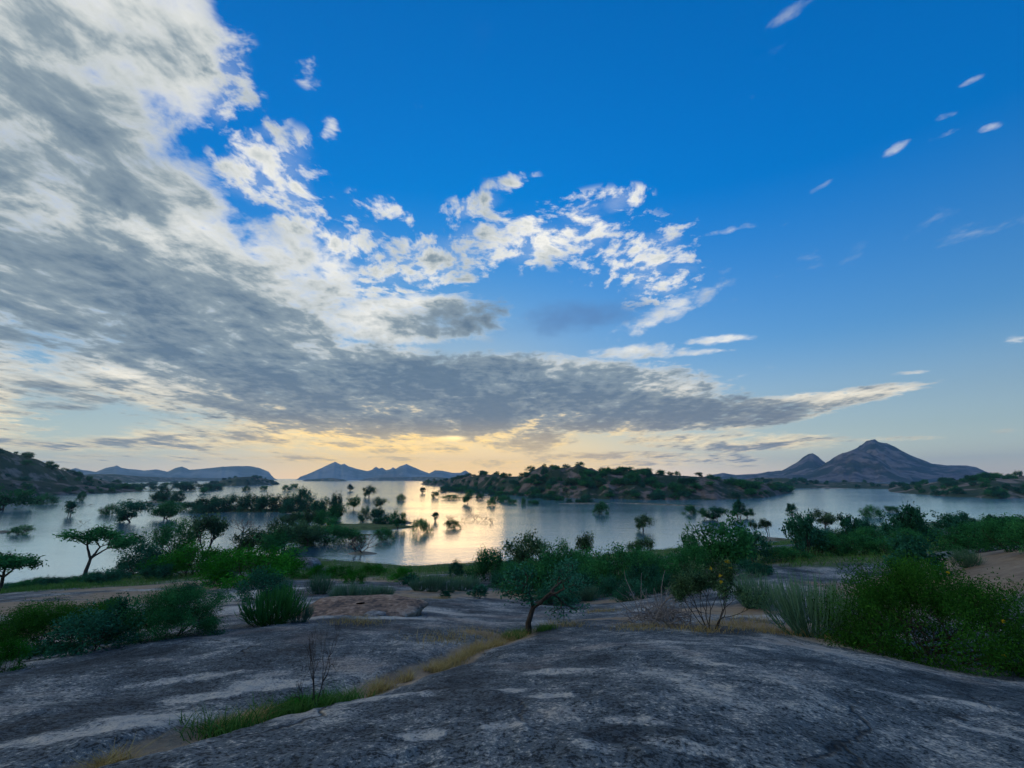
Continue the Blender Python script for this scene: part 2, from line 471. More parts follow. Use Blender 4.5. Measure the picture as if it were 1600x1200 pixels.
def blob_mask(x, y, blobs):
    m = np.zeros_like(x)
    for px, py, rx, ry in blobs:                 # radii in metres across and along the view
        p = ground(px, py); d = math.hypot(p.x, p.y); ex, ey = p.y / d, -p.x / d
        u = ((x - p.x) * ex + (y - p.y) * ey) / rx; v = ((x - p.x) * -ey + (y - p.y) * ex) / ry
        m = np.maximum(m, np.exp(-(u * u + v * v) * 0.9))
    return m
X, Y, DD, Z = gv[:, 0], gv[:, 1], dd.ravel(), gv[:, 2]
SOIL = [(90, 945, 9, 4), (300, 915, 9, 4), (230, 930, 6, 3), (60, 985, 5, 3), (640, 932, 4, 3), (780, 930, 7, 4), (930, 915, 6, 4), (1010, 890, 7, 6), (560, 905, 6, 6),
        (950, 940, 2.2, 1.6), (1130, 955, 2, 1.5), (1180, 975, 1.6, 1.0), (1500, 900, 5, 4), (1580, 900, 6, 5), (1530, 870, 4, 3), (1480, 930, 3, 2), (1260, 875, 5, 3), (1330, 985, 1.5, .6), (960, 970, 1.2, .8), (780, 990, .9, .5)]
GRASS = [(560, 895, 9, 9), (640, 892, 12, 8), (720, 892, 12, 8), (790, 885, 10, 10), (470, 900, 6, 6), (420, 905, 5, 5), (900, 895, 9, 9), (1000, 885, 9, 10), (1100, 880, 9, 8),
         (60, 925, 14, 5), (160, 912, 12, 6), (250, 902, 12, 8), (1300, 865, 10, 10), (1450, 850, 14, 12), (1560, 845, 14, 14), (1220, 868, 6, 5), (680, 905, 5, 3)]
PALE = [(60, 1000, 3, 2), (200, 945, 6, 3), (120, 955, 6, 2.5), (340, 955, 3.5, 3.5), (380, 930, 4, 3), (300, 945, 4, 2), (330, 1085, .5, .25), (420, 1070, .6, .3), (250, 1120, .5, .25), (120, 1150, .7, .25), (300, 1060, .8, .2), (560, 1065, .4, .25),
        (590, 1090, .35, .2), (650, 1080, .4, .2), (870, 1045, .55, .18), (800, 1075, .2, .1), (860, 1085, .25, .1), (700, 960, 2.5, .8), (560, 968, 2.5, .6), (1000, 1130, .25, .12), (1060, 1170, .35, .12), (780, 1145, .16, .08), (660, 1160, .2, .14),
        (940, 1180, .2, .1), (1250, 1005, 1.4, .12), (1400, 1040, 1.5, .12), (1100, 1005, 1.0, .2), (1120, 1040, .3, .08), (1460, 1055, .5, .1), (1500, 1100, .4, .08), (1400, 1090, .4, .07), (1560, 1140, .3, .06), (880, 925, 2.0, 1.0), (1200, 965, 1.4, .8)]
nzs = fbm(X * 0.5, Y * 0.5, 4, 31) + 0.6 * fbm(X * 3, Y * 3, 3, 32)
nzb = fbm(X * 0.12, Y * 0.12, 4, 35)
sstep = lambda v, a, b: (lambda t: t * t * (3 - 2 * t))(np.clip((v - a) / (b - a), 0, 1))
m_soil = sstep(blob_mask(X, Y, SOIL) + nzs * 0.55, 0.42, 0.72)
m_grass = sstep(np.maximum(blob_mask(X, Y, GRASS), 0.75 * np.exp(-((Z - 0.8) / 1.6) ** 2) * (DD > 30)) + nzs * 0.5 + nzb * 0.3, 0.40, 0.75)
m_pale = sstep(blob_mask(X, Y, PALE) + nzs * 0.6, 0.35, 0.8)
fd, ft = seg_dist(X, Y, FURROW)
m_soil = np.maximum(m_soil, sstep(np.exp(-(fd / (0.2 + 0.3 * ft)) ** 2) + nzs * 0.4, 0.35, 0.7))

# rock, soil and turf
m_ground, nt, out = new_mat('weathered_granite')
P = position(nt)
a_soil, a_grass, a_pale = attr_in(nt, 'soil'), attr_in(nt, 'turf'), attr_in(nt, 'pale')
g1 = noise(nt, P, 34.0, 4.0, 0.7)                       # crystals and lichen crust
g2 = noise(nt, P, 8.0, 5.0, 0.65)
g3 = noise(nt, P, 1.0, 6.0, 0.64)
g4 = noise(nt, mapping(nt, P, scale=(1.0, 0.35, 1.0), rot=(0, 0, 0.5)), 0.8, 6.0, 0.66)
g5 = noise(nt, P, 0.33, 4.0, 0.55)                      # broad dark stains
speck = (g1 - 0.5) * 6.0 + (g2 - 0.5) * 2.4
patch = (g3 - 0.5) * 2.8 + (g4 - 0.5) * 2.8 + (g5 - 0.5) * 2.2 + a_pale * 0.9 - 0.08
rock = ramp(nt, (patch * 0.5 + 0.40).clamp(), [(0.0, (0.052, 0.072, 0.080)), (0.40, (0.150, 0.180, 0.186)), (0.65, (0.31, 0.32, 0.30)), (1.0, (0.50, 0.46, 0.39))])
pale = ramp(nt, (g2 - 0.5) * 1.5 + 0.5, [(0.3, (0.48, 0.48, 0.45)), (0.7, (0.76, 0.67, 0.53))])
rock = mixc(nt, (patch * 0.9 + speck * 0.8).smooth(0.30, 0.85, 0.0, 0.9), rock, pale)
rock = mixc(nt, (patch * 0.45 + speck).smooth(-0.10, -0.60, 0.0, 0.92), rock, (0.012, 0.017, 0.020))
rock = mixc(nt, noise(nt, P, 0.5, 4.0, 0.6).smooth(0.53, 0.68, 0.0, 0.42), rock, (0.25, 0.175, 0.13))
vor = nt.nodes.new('ShaderNodeTexVoronoi'); vor.feature = 'DISTANCE_TO_EDGE'; vor.inputs['Scale'].default_value = 0.33
vw = vop(nt, 'ADD', P, S(nt, noise(nt, P, 0.9, 4.0, 0.6, out=1).s)); nt.links.new(vw.s, vor.inputs['Vector'])
crack = S(nt, vor.outputs['Distance']).smooth(0.0, 0.010, 1.0, 0.0) * noise(nt, P, 0.6, 2.0, 0.5).smooth(0.50, 0.60)
rock = mixc(nt, crack * 0.8, rock, (0.012, 0.014, 0.016))
soilc = ramp(nt, noise(nt, P, 2.0, 6.0, 0.7), [(0.3, (0.24, 0.165, 0.10)), (0.7, (0.46, 0.35, 0.23))])
turfc = ramp(nt, noise(nt, P, 1.3, 6.0, 0.7), [(0.3, (0.05, 0.09, 0.025)), (0.55, (0.11, 0.16, 0.045)), (0.75, (0.24, 0.22, 0.09))])
colr = mixc(nt, a_soil, rock, soilc)
colr = mixc(nt, a_grass, colr, turfc)
hgt = g1 * 0.8 + g2 * 1.0 + g3 * 1.6 - crack * 0.9
principled(nt, out, colr, 0.85, 0.3, bump(nt, hgt, 1.0, 0.05))
g = mesh_obj('ground', gv, grid_faces(len(RAD), NA, wrap=True), m_ground)
structure(g)
for k, v in (('soil', m_soil), ('turf', m_grass), ('pale', m_pale)): attr(g, k, v)

# ------------------------------------------------------------------ lake
m_water, nt, out = new_mat('lake_water')
P = position(nt)
w1 = noise(nt, mapping(nt, P, scale=(1.0, 1.5, 1.0), rot=(0, 0, 0.25)), 1.1, 4.0, 0.55)
w2 = noise(nt, mapping(nt, P, scale=(0.6, 1.6, 1.0), rot=(0, 0, -0.2)), 0.18, 3.0, 0.5)
w3 = noise(nt, mapping(nt, P, scale=(0.5, 2.0, 1.0)), 0.011, 3.0, 0.5)        # calm lanes and ruffled lanes
bm_ = nt.nodes.new('ShaderNodeBump'); bm_.inputs['Distance'].default_value = 0.05
nt.links.new((w1 + w2 * 1.6).s, bm_.inputs['Height'])
nt.links.new(w3.smooth(0.38, 0.62, 0.45, 1.0).s, bm_.inputs['Strength'])
gl = nt.nodes.new('ShaderNodeBsdfGlossy'); gl.inputs['Color'].default_value = (0.86, 0.97, 1.0, 1); gl.inputs['Roughness'].default_value = 0.11
df = nt.nodes.new('ShaderNodeBsdfDiffuse'); df.inputs['Color'].default_value = (0.16, 0.38, 0.48, 1)
mx = nt.nodes.new('ShaderNodeMixShader'); mx.inputs[0].default_value = 0.84
nt.links.new(bm_.outputs[0], gl.inputs['Normal'])
nt.links.new(df.outputs[0], mx.inputs[1]); nt.links.new(gl.outputs[0], mx.inputs[2]); nt.links.new(mx.outputs[0], out.inputs[0])
wr = np.array([30, 60, 120, 250, 500, 1000, 2500, 7000, 20000, 45000.0]); wa = np.linspace(0, 2 * math.pi, 97)[:-1]
wv = np.stack([np.outer(wr, np.sin(wa)), np.outer(wr, np.cos(wa)), np.zeros((len(wr), len(wa)))], -1).reshape(-1, 3)
structure(mesh_obj('lake', wv, grid_faces(len(wr), len(wa), wrap=True)[:, ::-1], m_water, smooth=False))

# ------------------------------------------------------------------ hills and mountains
def hill(name, tops, base, depth, mat, ncol=220, nrow=60, seed=0, rough=0.12, ridge_t=0.5, scale=60.0, dist=None, sharp=False):
    """tops: skyline pixels; base: waterline pixels (or dist, metres, for far ranges); depth: metres front to back"""
    tx, ty = np.array(tops, float).T
    px = np.linspace(tx[0], tx[-1], ncol); top = np.interp(px, tx, ty)
    r = ray_many(px, top); hz = np.hypot(r[:, 0], r[:, 1]); az = np.arctan2(r[:, 0], r[:, 1]); tn = r[:, 2] / hz
    if dist is None:
        bx, by = np.array(base, float).T
        rb = ray_many(px, np.interp(px, bx, by)); tb = rb[:, 2] / np.hypot(rb[:, 0], rb[:, 1])
        d0 = CAM_H / np.maximum(-tb, 0.004)
    else:
        d0 = np.full(ncol, float(dist))
    d0 = d0 * (1 + 0.05 * fbm(az * 40, az * 0, 3, seed + 50))
    end = np.minimum(1, np.minimum(np.arange(ncol), np.arange(ncol)[::-1]) / 8.0)
    dr = d0 + depth * ridge_t
    hr = np.maximum(CAM_H + dr * tn, 0.4)
    T = np.linspace(-0.12, 1.0, nrow)[:, None]
    d = d0[None] + depth * T
    p = np.where(T < ridge_t, np.sin(np.clip(T / ridge_t, -0.3, 1) * math.pi / 2) ** 1.0, np.cos(np.clip((T - ridge_t) / (1 - ridge_t), 0, 1) * math.pi / 2) ** 1.2)
    if sharp: p = np.where(T < ridge_t, np.clip(T / ridge_t, -0.3, 1), np.clip((1 - T) / (1 - ridge_t), 0, 1)) * np.ones((1, ncol))
    x, y = d * np.sin(az)[None], d * np.cos(az)[None]
    z = hr[None] * p
    env = np.clip(p * 1.6, 0, 1) * ((0.0 if sharp else 0.35) + (1.0 if sharp else 0.65) * np.abs(1 - np.exp(-((T - ridge_t) / 0.18) ** 2)))
    z = z + env * hr[None] * rough * 3 * (fbm(x / scale, y / scale, 5, seed, ridged=True) - 0.12)
    z = z + np.clip(p, 0, 1) * hr[None] * 0.05 * fbm(x / scale * 6, y / scale * 6, 3, seed + 9)
    z = z * end[None] - 1.2 * (1 - end[None]) - np.where(T < 0, 1.5, 0.0) - 0.02
    o = mesh_obj(name, np.stack([x, y, z], -1).reshape(-1, 3), grid_faces(nrow, ncol)[:, ::-1], mat)
    structure(o)
    return o, x, y, z

def hill_mat(name, rock_a, rock_b, green, amount, sc):
    m, nt, out = new_mat(name)
    P = position(nt)
    n1 = noise(nt, P, sc, 6.0, 0.62); n2 = noise(nt, mapping(nt, P, scale=(1, 1, 2.5)), sc * 0.35, 5.0, 0.6)
    streak = noise(nt, mapping(nt, P, scale=(1.0, 1.0, 0.25)), sc * 1.7, 4.0, 0.6)
    r = ramp(nt, (n1 - 0.5) * 1.5 + (streak - 0.5) * 1.2 + 0.5, [(0.25, rock_a), (0.7, rock_b)])
    c = mixc(nt, (n2 + (n1 - 0.5) * 0.8).smooth(amount + 0.06, amount - 0.06), r, green)
    principled(nt, out, c, 0.9, 0.15, bump(nt, n1 + streak * 0.6, 0.8, 2.0 / max(sc * 8, 0.3)))
    return m
m_rockhill = hill_mat('granite_hill', (0.07, 0.058, 0.052), (0.20, 0.16, 0.135), (0.028, 0.052, 0.028), 0.53, 0.09)
m_scrubhill = hill_mat('scrub_hill', (0.13, 0.11, 0.08), (0.28, 0.22, 0.17), (0.045, 0.072, 0.035), 0.56, 0.06)
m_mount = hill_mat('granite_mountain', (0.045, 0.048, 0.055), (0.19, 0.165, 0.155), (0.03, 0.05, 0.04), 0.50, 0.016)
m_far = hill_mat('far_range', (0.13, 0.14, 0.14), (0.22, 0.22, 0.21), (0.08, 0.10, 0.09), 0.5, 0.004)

HILLS = {}
HILLS['mid'] = hill('hill', [(655, 752), (690, 750), (715, 747), (745, 743), (770, 741), (795, 745), (815, 745), (830, 737), (845, 731), (862, 730), (885, 731), (905, 727), (922, 732), (940, 738), (970, 736), (985, 736), (1010, 740),
                              (1045, 743), (1080, 745), (1110, 746), (1150, 752), (1200, 757), (1245, 766)],
                    [(655, 757), (700, 760), (760, 768), (820, 775), (900, 779), (1000, 781), (1100, 781), (1190, 778), (1245, 768)], 190, m_rockhill, 330, 90, 11, 0.16, 0.42, 26.0)
HILLS['left'] = hill('hill', [(-160, 690), (-60, 694), (0, 704), (20, 709), (45, 716), (80, 727), (110, 739), (130, 744), (160, 751), (205, 757)],
                     [(-160, 790), (0, 776), (90, 772), (150, 766), (205, 759)], 240, m_scrubhill, 240, 80, 23, 0.12, 0.5, 45.0)
HILLS['left_rock'] = hill('hill', [(-160, 745), (0, 749), (60, 752), (120, 757), (170, 763), (235, 766)], [(-160, 790), (0, 777), (100, 773), (180, 770), (235, 767)], 90, m_rockhill, 160, 50, 29, 0.08, 0.5, 30.0)
HILLS['right'] = hill('hill', [(1378, 767), (1400, 761), (1430, 757), (1470, 752), (1510, 749), (1545, 747), (1600, 744), (1700, 742), (1760, 744)], [(1378, 768), (1430, 772), (1480, 776), (1540, 779), (1640, 777), (1760, 775)], 260, m_scrubhill, 240, 70, 37, 0.12, 0.55, 40.0)
HILLS['strip'] = hill('hill', [(1150, 750), (1190, 746), (1230, 747), (1260, 753), (1290, 754), (1330, 753), (1370, 755), (1410, 756), (1460, 756)], [(1150, 761), (1240, 763), (1300, 763), (1380, 764), (1460, 764)], 260, m_scrubhill, 160, 40, 41, 0.10, 0.5, 40.0)
HILLS['isle'] = hill('hill', [(325, 757), (345, 751), (370, 746), (395, 745), (415, 748), (440, 754)], [(325, 759), (370, 759), (440, 757)], 160, m_scrubhill, 120, 40, 43, 0.15, 0.5, 40.0)
HILLS['shore_far'] = hill('hill', [(110, 745), (140, 741), (180, 741), (215, 744), (260, 746), (330, 747), (390, 747)], [(110, 755), (200, 754), (300, 752), (390, 751)], 500, m_scrubhill, 160, 40, 47, 0.1, 0.5, 90.0)
HILLS['low_far'] = hill('hill', [(470, 750), (500, 747.5), (520, 747), (545, 750)], [(470, 752), (545, 752)], 150, m_scrubhill, 80, 24, 53, 0.1, 0.5, 60.0)
HILLS['low_far2'] = hill('hill', [(560, 748), (600, 746), (640, 745), (680, 745), (700, 747), (760, 746)], [(560, 750.5), (640, 751), (700, 752), (760, 752)], 400, m_scrubhill, 120, 30, 59, 0.1, 0.5, 90.0)
hill('mountain', [(1220, 744), (1255, 741), (1270, 736), (1282, 729), (1292, 722), (1303, 714.5), (1316, 708), (1332, 704), (1345, 704), (1358, 708), (1375, 716), (1390, 728), (1405, 738), (1430, 746)], None, 700, m_mount, 200, 90, 61, 0.20, 0.55, 130.0, dist=2000, sharp=True)
hill('mountain', [(1090, 748), (1110, 742), (1130, 739), (1150, 742), (1185, 740), (1200, 737), (1222, 735), (1243, 724), (1254, 715), (1262, 709.5), (1270, 708), (1278, 713), (1285, 719), (1292, 724), (1300, 717), (1318, 708.5), (1335, 702), (1347, 695), (1355, 689), (1361, 686), (1367, 686), (1372, 690),
                  (1385, 692), (1398, 698), (1412, 706), (1430, 714), (1455, 724), (1480, 727), (1510, 727), (1525, 730), (1538, 736), (1560, 743), (1600, 744), (1680, 748)], None, 1500, m_mount, 420, 120, 67, 0.18, 0.5, 190.0, dist=2450, sharp=True)
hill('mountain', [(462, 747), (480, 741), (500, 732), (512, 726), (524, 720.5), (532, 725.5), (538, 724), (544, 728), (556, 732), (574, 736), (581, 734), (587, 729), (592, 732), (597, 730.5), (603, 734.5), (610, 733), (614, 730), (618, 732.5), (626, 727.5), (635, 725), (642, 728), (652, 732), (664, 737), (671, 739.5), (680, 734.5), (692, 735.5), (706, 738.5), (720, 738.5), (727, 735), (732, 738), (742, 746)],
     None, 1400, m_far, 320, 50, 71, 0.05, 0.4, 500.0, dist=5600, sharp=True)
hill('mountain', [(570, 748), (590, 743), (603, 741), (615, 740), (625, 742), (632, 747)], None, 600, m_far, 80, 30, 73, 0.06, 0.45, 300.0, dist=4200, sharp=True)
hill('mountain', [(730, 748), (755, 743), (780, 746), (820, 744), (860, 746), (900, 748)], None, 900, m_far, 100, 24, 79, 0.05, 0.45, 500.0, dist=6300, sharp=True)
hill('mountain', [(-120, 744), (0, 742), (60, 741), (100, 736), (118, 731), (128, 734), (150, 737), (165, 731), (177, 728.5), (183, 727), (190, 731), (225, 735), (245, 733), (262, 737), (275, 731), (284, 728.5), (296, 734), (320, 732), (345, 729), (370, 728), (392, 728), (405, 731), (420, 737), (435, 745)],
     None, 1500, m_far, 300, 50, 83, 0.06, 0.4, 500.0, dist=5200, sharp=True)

# ------------------------------------------------------------------ islands
m_island, nt, out = new_mat('island_earth')
P = position(nt)
ic = ramp(nt, noise(nt, P, 0.5, 6.0, 0.65), [(0.35, (0.09, 0.10, 0.05)), (0.55, (0.21, 0.19, 0.14)), (0.75, (0.34, 0.30, 0.24))])
principled(nt, out, ic, 0.9, 0.2, bump(nt, noise(nt, P, 4.0, 4.0, 0.6), 0.6, 0.1))
m_turfy, nt, out = new_mat('island_turf')
P = position(nt)
ic = ramp(nt, noise(nt, P, 0.6, 6.0, 0.7), [(0.35, (0.05, 0.08, 0.03)), (0.55, (0.11, 0.15, 0.05)), (0.75, (0.23, 0.21, 0.10))])
principled(nt, out, ic, 0.9, 0.2, bump(nt, noise(nt, P, 5.0, 4.0, 0.6), 0.6, 0.1))
def island(px0, px1, py, depth, height, mat=m_island, seed=0, py1=None):
    a, b_ = lake_pt(px0, py), lake_pt(px1, py if py1 is None else py1)
    c = (a + b_) / 2; ex = (b_ - a); L = ex.length / 2; ex.normalize(); ey = Vector((-ex.y, ex.x, 0))
    nr, na = 14, 72
    R = np.linspace(0, 1.12, nr)[:, None]; A = np.linspace(0, 2 * math.pi, na + 1)[:-1][None]
    wob = 1 + 0.45 * fbm(np.cos(A) * 1.6 + seed, np.sin(A) * 1.6 + seed, 3, seed)
    u, v = R * np.cos(A) * wob * L, R * np.sin(A) * wob * depth
    z = height * (1 - R ** 2) * (1 + 0.9 * fbm((c.x + u) * 0.25, (c.y + v) * 0.25, 4, seed)) - 0.25 * R ** 2
    x = c.x + u * ex.x + v * ey.x; y = c.y + u * ex.y + v * ey.y
    return structure(mesh_obj('island', np.stack([x, y, z], -1).reshape(-1, 3), grid_faces(nr, na, wrap=True), mat))
island(285, 500, 798, 7, 0.8, m_turfy, 1); island(440, 525, 802, 4, 0.5, m_island, 2)
island(455, 655, 824, 8, 0.9, m_turfy, 3); island(590, 650, 817, 3, 1.0, m_island, 4); island(536, 594, 865, 1.5, 0.5, m_island, 5)
island(865, 960, 787, 5, 0.5, m_island, 6); island(940, 1120, 785, 2.2, 0.45, m_island, 7, 792); island(1150, 1275, 840, 3.0, 0.5, m_island, 8, 847)
island(240, 292, 783, 6, 0.5, m_island, 9); island(215, 262, 786, 2.5, 0.9, m_island, 10); island(690, 790, 778, 2.5, 0.3, m_island, 11)
island(455, 505, 752, 60, 1.0, m_island, 12); island(170, 335, 768, 10, 0.3, m_turfy, 13); island(-10, 22, 832, 2.0, 0.5, m_island, 14); island(440, 480, 862, 5, 0.6, m_turfy, 15)
island(255, 345, 761, 20, 0.4, m_turfy, 16); island(1590, 1640, 779, 6, 0.4, m_island, 17); island(395, 470, 846, 6, 0.7, m_turfy, 18); island(500, 600, 836, 3, .25, m_turfy, 19)

# ------------------------------------------------------------------ haze
m_haze, nt, out = new_mat('haze_air')
pv = nt.nodes.new('ShaderNodeVolumePrincipled')
pv.inputs['Color'].default_value = (0.44, 0.73, 1.0, 1.0)
pv.inputs['Density'].default_value = 0.00009
pv.inputs['Anisotropy'].default_value = 0.5
nt.links.new(pv.outputs[0], out.inputs['Volume'])
hx, hy0, hy1, hz0, hz1 = 6900.0, -2000.0, 7600.0, -6.0, 330.0
hv = [(sx * hx, y, z) for z in (hz0, hz1) for y in (hy0, hy1) for sx in (-1, 1)]
hf = [(0, 2, 3, 1), (4, 5, 7, 6), (0, 1, 5, 4), (2, 6, 7, 3), (0, 4, 6, 2), (1, 3, 7, 5)]
hz_o = mesh_obj('haze', hv, hf, m_haze, smooth=False)
hz_o['kind'] = 'stuff'; hz_o['label'] = 'thin bluish evening haze over the lake and mountains'; hz_o['category'] = 'haze'

# ------------------------------------------------------------------ plants: materials
def leaf_mat(name, dark, mid, light, transl=0.35):
    m, nt, out = new_mat(name)
    tone = attr_in(nt, 'tone')
    oi = nt.nodes.new('ShaderNodeObjectInfo')
    rnd = S(nt, oi.outputs['Random'])
    c = ramp(nt, (tone + (rnd - 0.5) * 0.35).clamp(), [(0.0, dark), (0.5, mid), (1.0, light)])
    df = nt.nodes.new('ShaderNodeBsdfDiffuse'); tr = nt.nodes.new('ShaderNodeBsdfTranslucent'); mx = nt.nodes.new('ShaderNodeMixShader')
    nt.links.new(c.s, df.inputs[0]); nt.links.new(c.s, tr.inputs[0]); mx.inputs[0].default_value = transl
    nt.links.new(df.outputs[0], mx.inputs[1]); nt.links.new(tr.outputs[0], mx.inputs[2]); nt.links.new(mx.outputs[0], out.inputs[0])
    return m
L_ACACIA = leaf_mat('acacia_leaf', (0.009, 0.048, 0.020), (0.033, 0.171, 0.054), (0.074, 0.320, 0.100))
L_BRIGHT = leaf_mat('fresh_leaf', (0.007, 0.050, 0.006), (0.026, 0.179, 0.017), (0.060, 0.332, 0.035))
L_DARK = leaf_mat('dark_leaf', (0.007, 0.041, 0.026), (0.028, 0.137, 0.074), (0.066, 0.259, 0.154))
L_FEATHER = leaf_mat('feathery_leaf', (0.012, 0.054, 0.010), (0.041, 0.162, 0.022), (0.096, 0.300, 0.036))
L_OLIVE = leaf_mat('olive_leaf', (0.022, 0.050, 0.024), (0.068, 0.150, 0.066), (0.148, 0.279, 0.127))
L_GREY = leaf_mat('euphorbia_stem', (0.042, 0.112, 0.074), (0.080, 0.185, 0.112), (0.141, 0.282, 0.164), 0.0)
L_DRY = leaf_mat('dry_grass_blade', (0.255, 0.180, 0.068), (0.450, 0.345, 0.135), (0.600, 0.510, 0.240), 0.3)
L_GRASS = leaf_mat('green_grass_blade', (0.034, 0.097, 0.019), (0.073, 0.194, 0.040), (0.146, 0.282, 0.080), 0.3)
L_YELLOW = leaf_mat('yellow_petal', (0.55, 0.38, 0.02), (0.68, 0.50, 0.03), (0.75, 0.60, 0.05), 0.3)
def bark_mat(name, a, b):
    m, nt, out = new_mat(name)
    co = nt.nodes.new('ShaderNodeTexCoord')
    n = noise(nt, mapping(nt, S(nt, co.outputs['Object']), scale=(14, 14, 4)), 3.0, 4.0, 0.6)
    principled(nt, out, ramp(nt, n, [(0.35, a), (0.65, b)]), 0.9, 0.2, bump(nt, n, 0.5, 0.01))
    return m
BARK = bark_mat('acacia_bark', (0.035, 0.028, 0.022), (0.09, 0.075, 0.06))
DEADWOOD = bark_mat('dead_wood', (0.14, 0.13, 0.13), (0.36, 0.33, 0.31))
DARKWOOD = bark_mat('charred_wood', (0.02, 0.017, 0.016), (0.07, 0.055, 0.05))

# ------------------------------------------------------------------ plants: shapes
def tubes(polys, sides=5):
    """polys: list of (points (n,3), radii (n,))"""
    V, Fc, off = [], [], 0
    for pts, rad in polys:
        pts = np.asarray(pts, float); n = len(pts)
        tan = np.gradient(pts, axis=0); tan /= np.linalg.norm(tan, axis=1)[:, None] + 1e-9
        ref = np.array([0.31, 0.95, 0.1]) if abs(tan[0, 1]) < 0.8 else np.array([1.0, 0.1, 0.2])
        s1 = np.cross(tan, ref); s1 /= np.linalg.norm(s1, axis=1)[:, None] + 1e-9
        s2 = np.cross(tan, s1)
        k = sides if rad[0] > 0.008 else max(3, sides - 2)
        an = np.arange(k) * 2 * math.pi / k
        ring = pts[:, None] + np.asarray(rad)[:, None, None] * (np.cos(an)[None, :, None] * s1[:, None] + np.sin(an)[None, :, None] * s2[:, None])
        V.append(ring.reshape(-1, 3)); Fc.append(grid_faces(n, k, wrap=True) + off); off += n * k
    return np.concatenate(V), np.concatenate(Fc)

def unit(v):
    return v / (np.linalg.norm(v, axis=-1, keepdims=True) + 1e-9)

def grow(rng, stems, L, levels, split, spread, ratio, r0, up=0.15, base_spread=0.3, lean=(0, 0), base_r=0.03, wiggle=0.18, flat=0.0, rratio=0.62):
    polys, tips = [], []
    def rec(p, d, L, r, lev):
        k = 4
        pts, rad = [p], [r]
        for i in range(k):
            d = unit(d + rng.normal(0, wiggle, 3) + np.array([0, 0, up * (1 - flat * (levels - lev) / levels)]))
            p = p + d * L / k; pts.append(p); rad.append(r * (1 - (1 - rratio) * (i + 1) / k))
        polys.append((np.array(pts), np.array(rad)))
        if lev == 0:
            tips.append((np.array(pts), d)); return
        n = rng.integers(split[0], split[1] + 1)
        a0 = rng.uniform(0, 6.28)
        for j in range(n):
            a = a0 + j * 6.28 / n + rng.normal(0, 0.4); sp = spread * rng.uniform(0.6, 1.3)
            ref = unit(np.cross(d, [0.3, 0.8, 0.52])); ref2 = np.cross(d, ref)
            dn = unit(d * math.cos(sp) + (ref * math.cos(a) + ref2 * math.sin(a)) * math.sin(sp))
            if flat: dn[2] = dn[2] * (1 - flat * 0.5 * (1 - lev / levels)); dn = unit(dn)
            rec(p, dn, L * ratio * rng.uniform(0.75, 1.2), r * rratio, lev - 1)
    for s in range(stems):
        a = rng.uniform(0, 6.28) if stems > 1 else 0.0
        b = base_spread * (math.sqrt(rng.uniform(0, 1)) if stems > 1 else 0)
        d = unit(np.array([math.cos(a) * b + lean[0], math.sin(a) * b + lean[1], 1.0]))
        p = np.array([math.cos(a) * base_r, math.sin(a) * base_r, -0.03]) if stems > 1 else np.array([0, 0, -0.04])
        rec(p, d, L * rng.uniform(0.8, 1.15), r0, levels)
    return polys, tips

def leaf_cloud(rng, tips, per_tip, sigma, length, width, upb=0.5, along=(0.2, 1.1)):
    C, A, N, T = [], [], [], []
    for pts, d in tips:
        t = rng.uniform(along[0], along[1], per_tip) * (len(pts) - 1)
        i = np.clip(t.astype(int), 0, len(pts) - 2); f = (t - i)[:, None]
        c = pts[i] * (1 - f) + pts[i + 1] * f + rng.normal(0, sigma, (per_tip, 3))
        C.append(c)
        A.append(unit(d[None] * 0.5 + rng.normal(0, 0.8, (per_tip, 3))))
        N.append(unit(rng.normal(0, 1, (per_tip, 3)) + np.array([0, 0, upb])))
        T.append(np.full(per_tip, rng.uniform(0.0, 1.0)) + rng.normal(0, 0.16, per_tip))
    C, A, N, T = np.concatenate(C), np.concatenate(A), np.concatenate(N), np.concatenate(T)
    s = rng.uniform(0.7, 1.3, (len(C), 1))
    B = unit(np.cross(N, A))
    v = np.stack([C - A * length * s, C + B * width * s, C + A * length * s, C - B * width * s], 1).reshape(-1, 3)
    return v, np.arange(len(C) * 4).reshape(-1, 4), np.clip(T, 0, 1)

def dome_cloud(rng, lumps, per, rx, rz, z0, sig, length, width, flat=0.0, inner=0.45, below=0.25, upb=0.6, boughs=None):
    """leaf clumps gathered into boughs over a lumpy dome, with dark gaps between them"""
    boughs = boughs or max(18, lumps // 6)
    B = []
    for i in range(boughs):
        a = rng.uniform(0, 6.28); cz = rng.uniform(-below, 1.0); sz = math.sqrt(max(0, 1 - cz * cz))
        B.append((np.array([math.cos(a) * sz, math.sin(a) * sz, cz]), (inner + (1 - inner) * rng.uniform(0, 1) ** 0.4) * (1 + rng.normal(0, 0.13)), rng.uniform(0.0, 1.0)))
    tips, tones = [], []
    for i in range(lumps):
        d, r, tn = B[rng.integers(boughs)]
        c = d * np.array([rx, rx, rz]) * r + np.array([0, 0, z0]) + rng.normal(0, 1, 3) * np.array([1.0, 1.0, 0.55]) * sig * 1.9
        if flat: c[2] = min(c[2], z0 + rz * (1 - flat) + rng.normal(0, 0.03))
        dr = unit(d + np.array([0, 0, 0.3])) * sig * 1.6
        tips.append((np.stack([c - dr, c, c + dr]), unit(d))); tones.append(tn)
    v, f, t = leaf_cloud(rng, tips, per, sig, length, width, upb, (0.0, 1.0))
    return v, f, np.clip(t * 0.45 + np.repeat(tones, per) * 0.55, 0, 1)

def join_clouds(*cl):
    off, V, Fc, T = 0, [], [], []
    for v, f, t in cl:
        V.append(v); Fc.append(f + off); T.append(t); off += len(v)
    V = np.concatenate(V); keep = V[:, 2].reshape(-1, 4).min(1) > -0.02
    return V.reshape(-1, 4, 3)[keep].reshape(-1, 3), np.arange(keep.sum() * 4).reshape(-1, 4), np.concatenate(T)[keep]

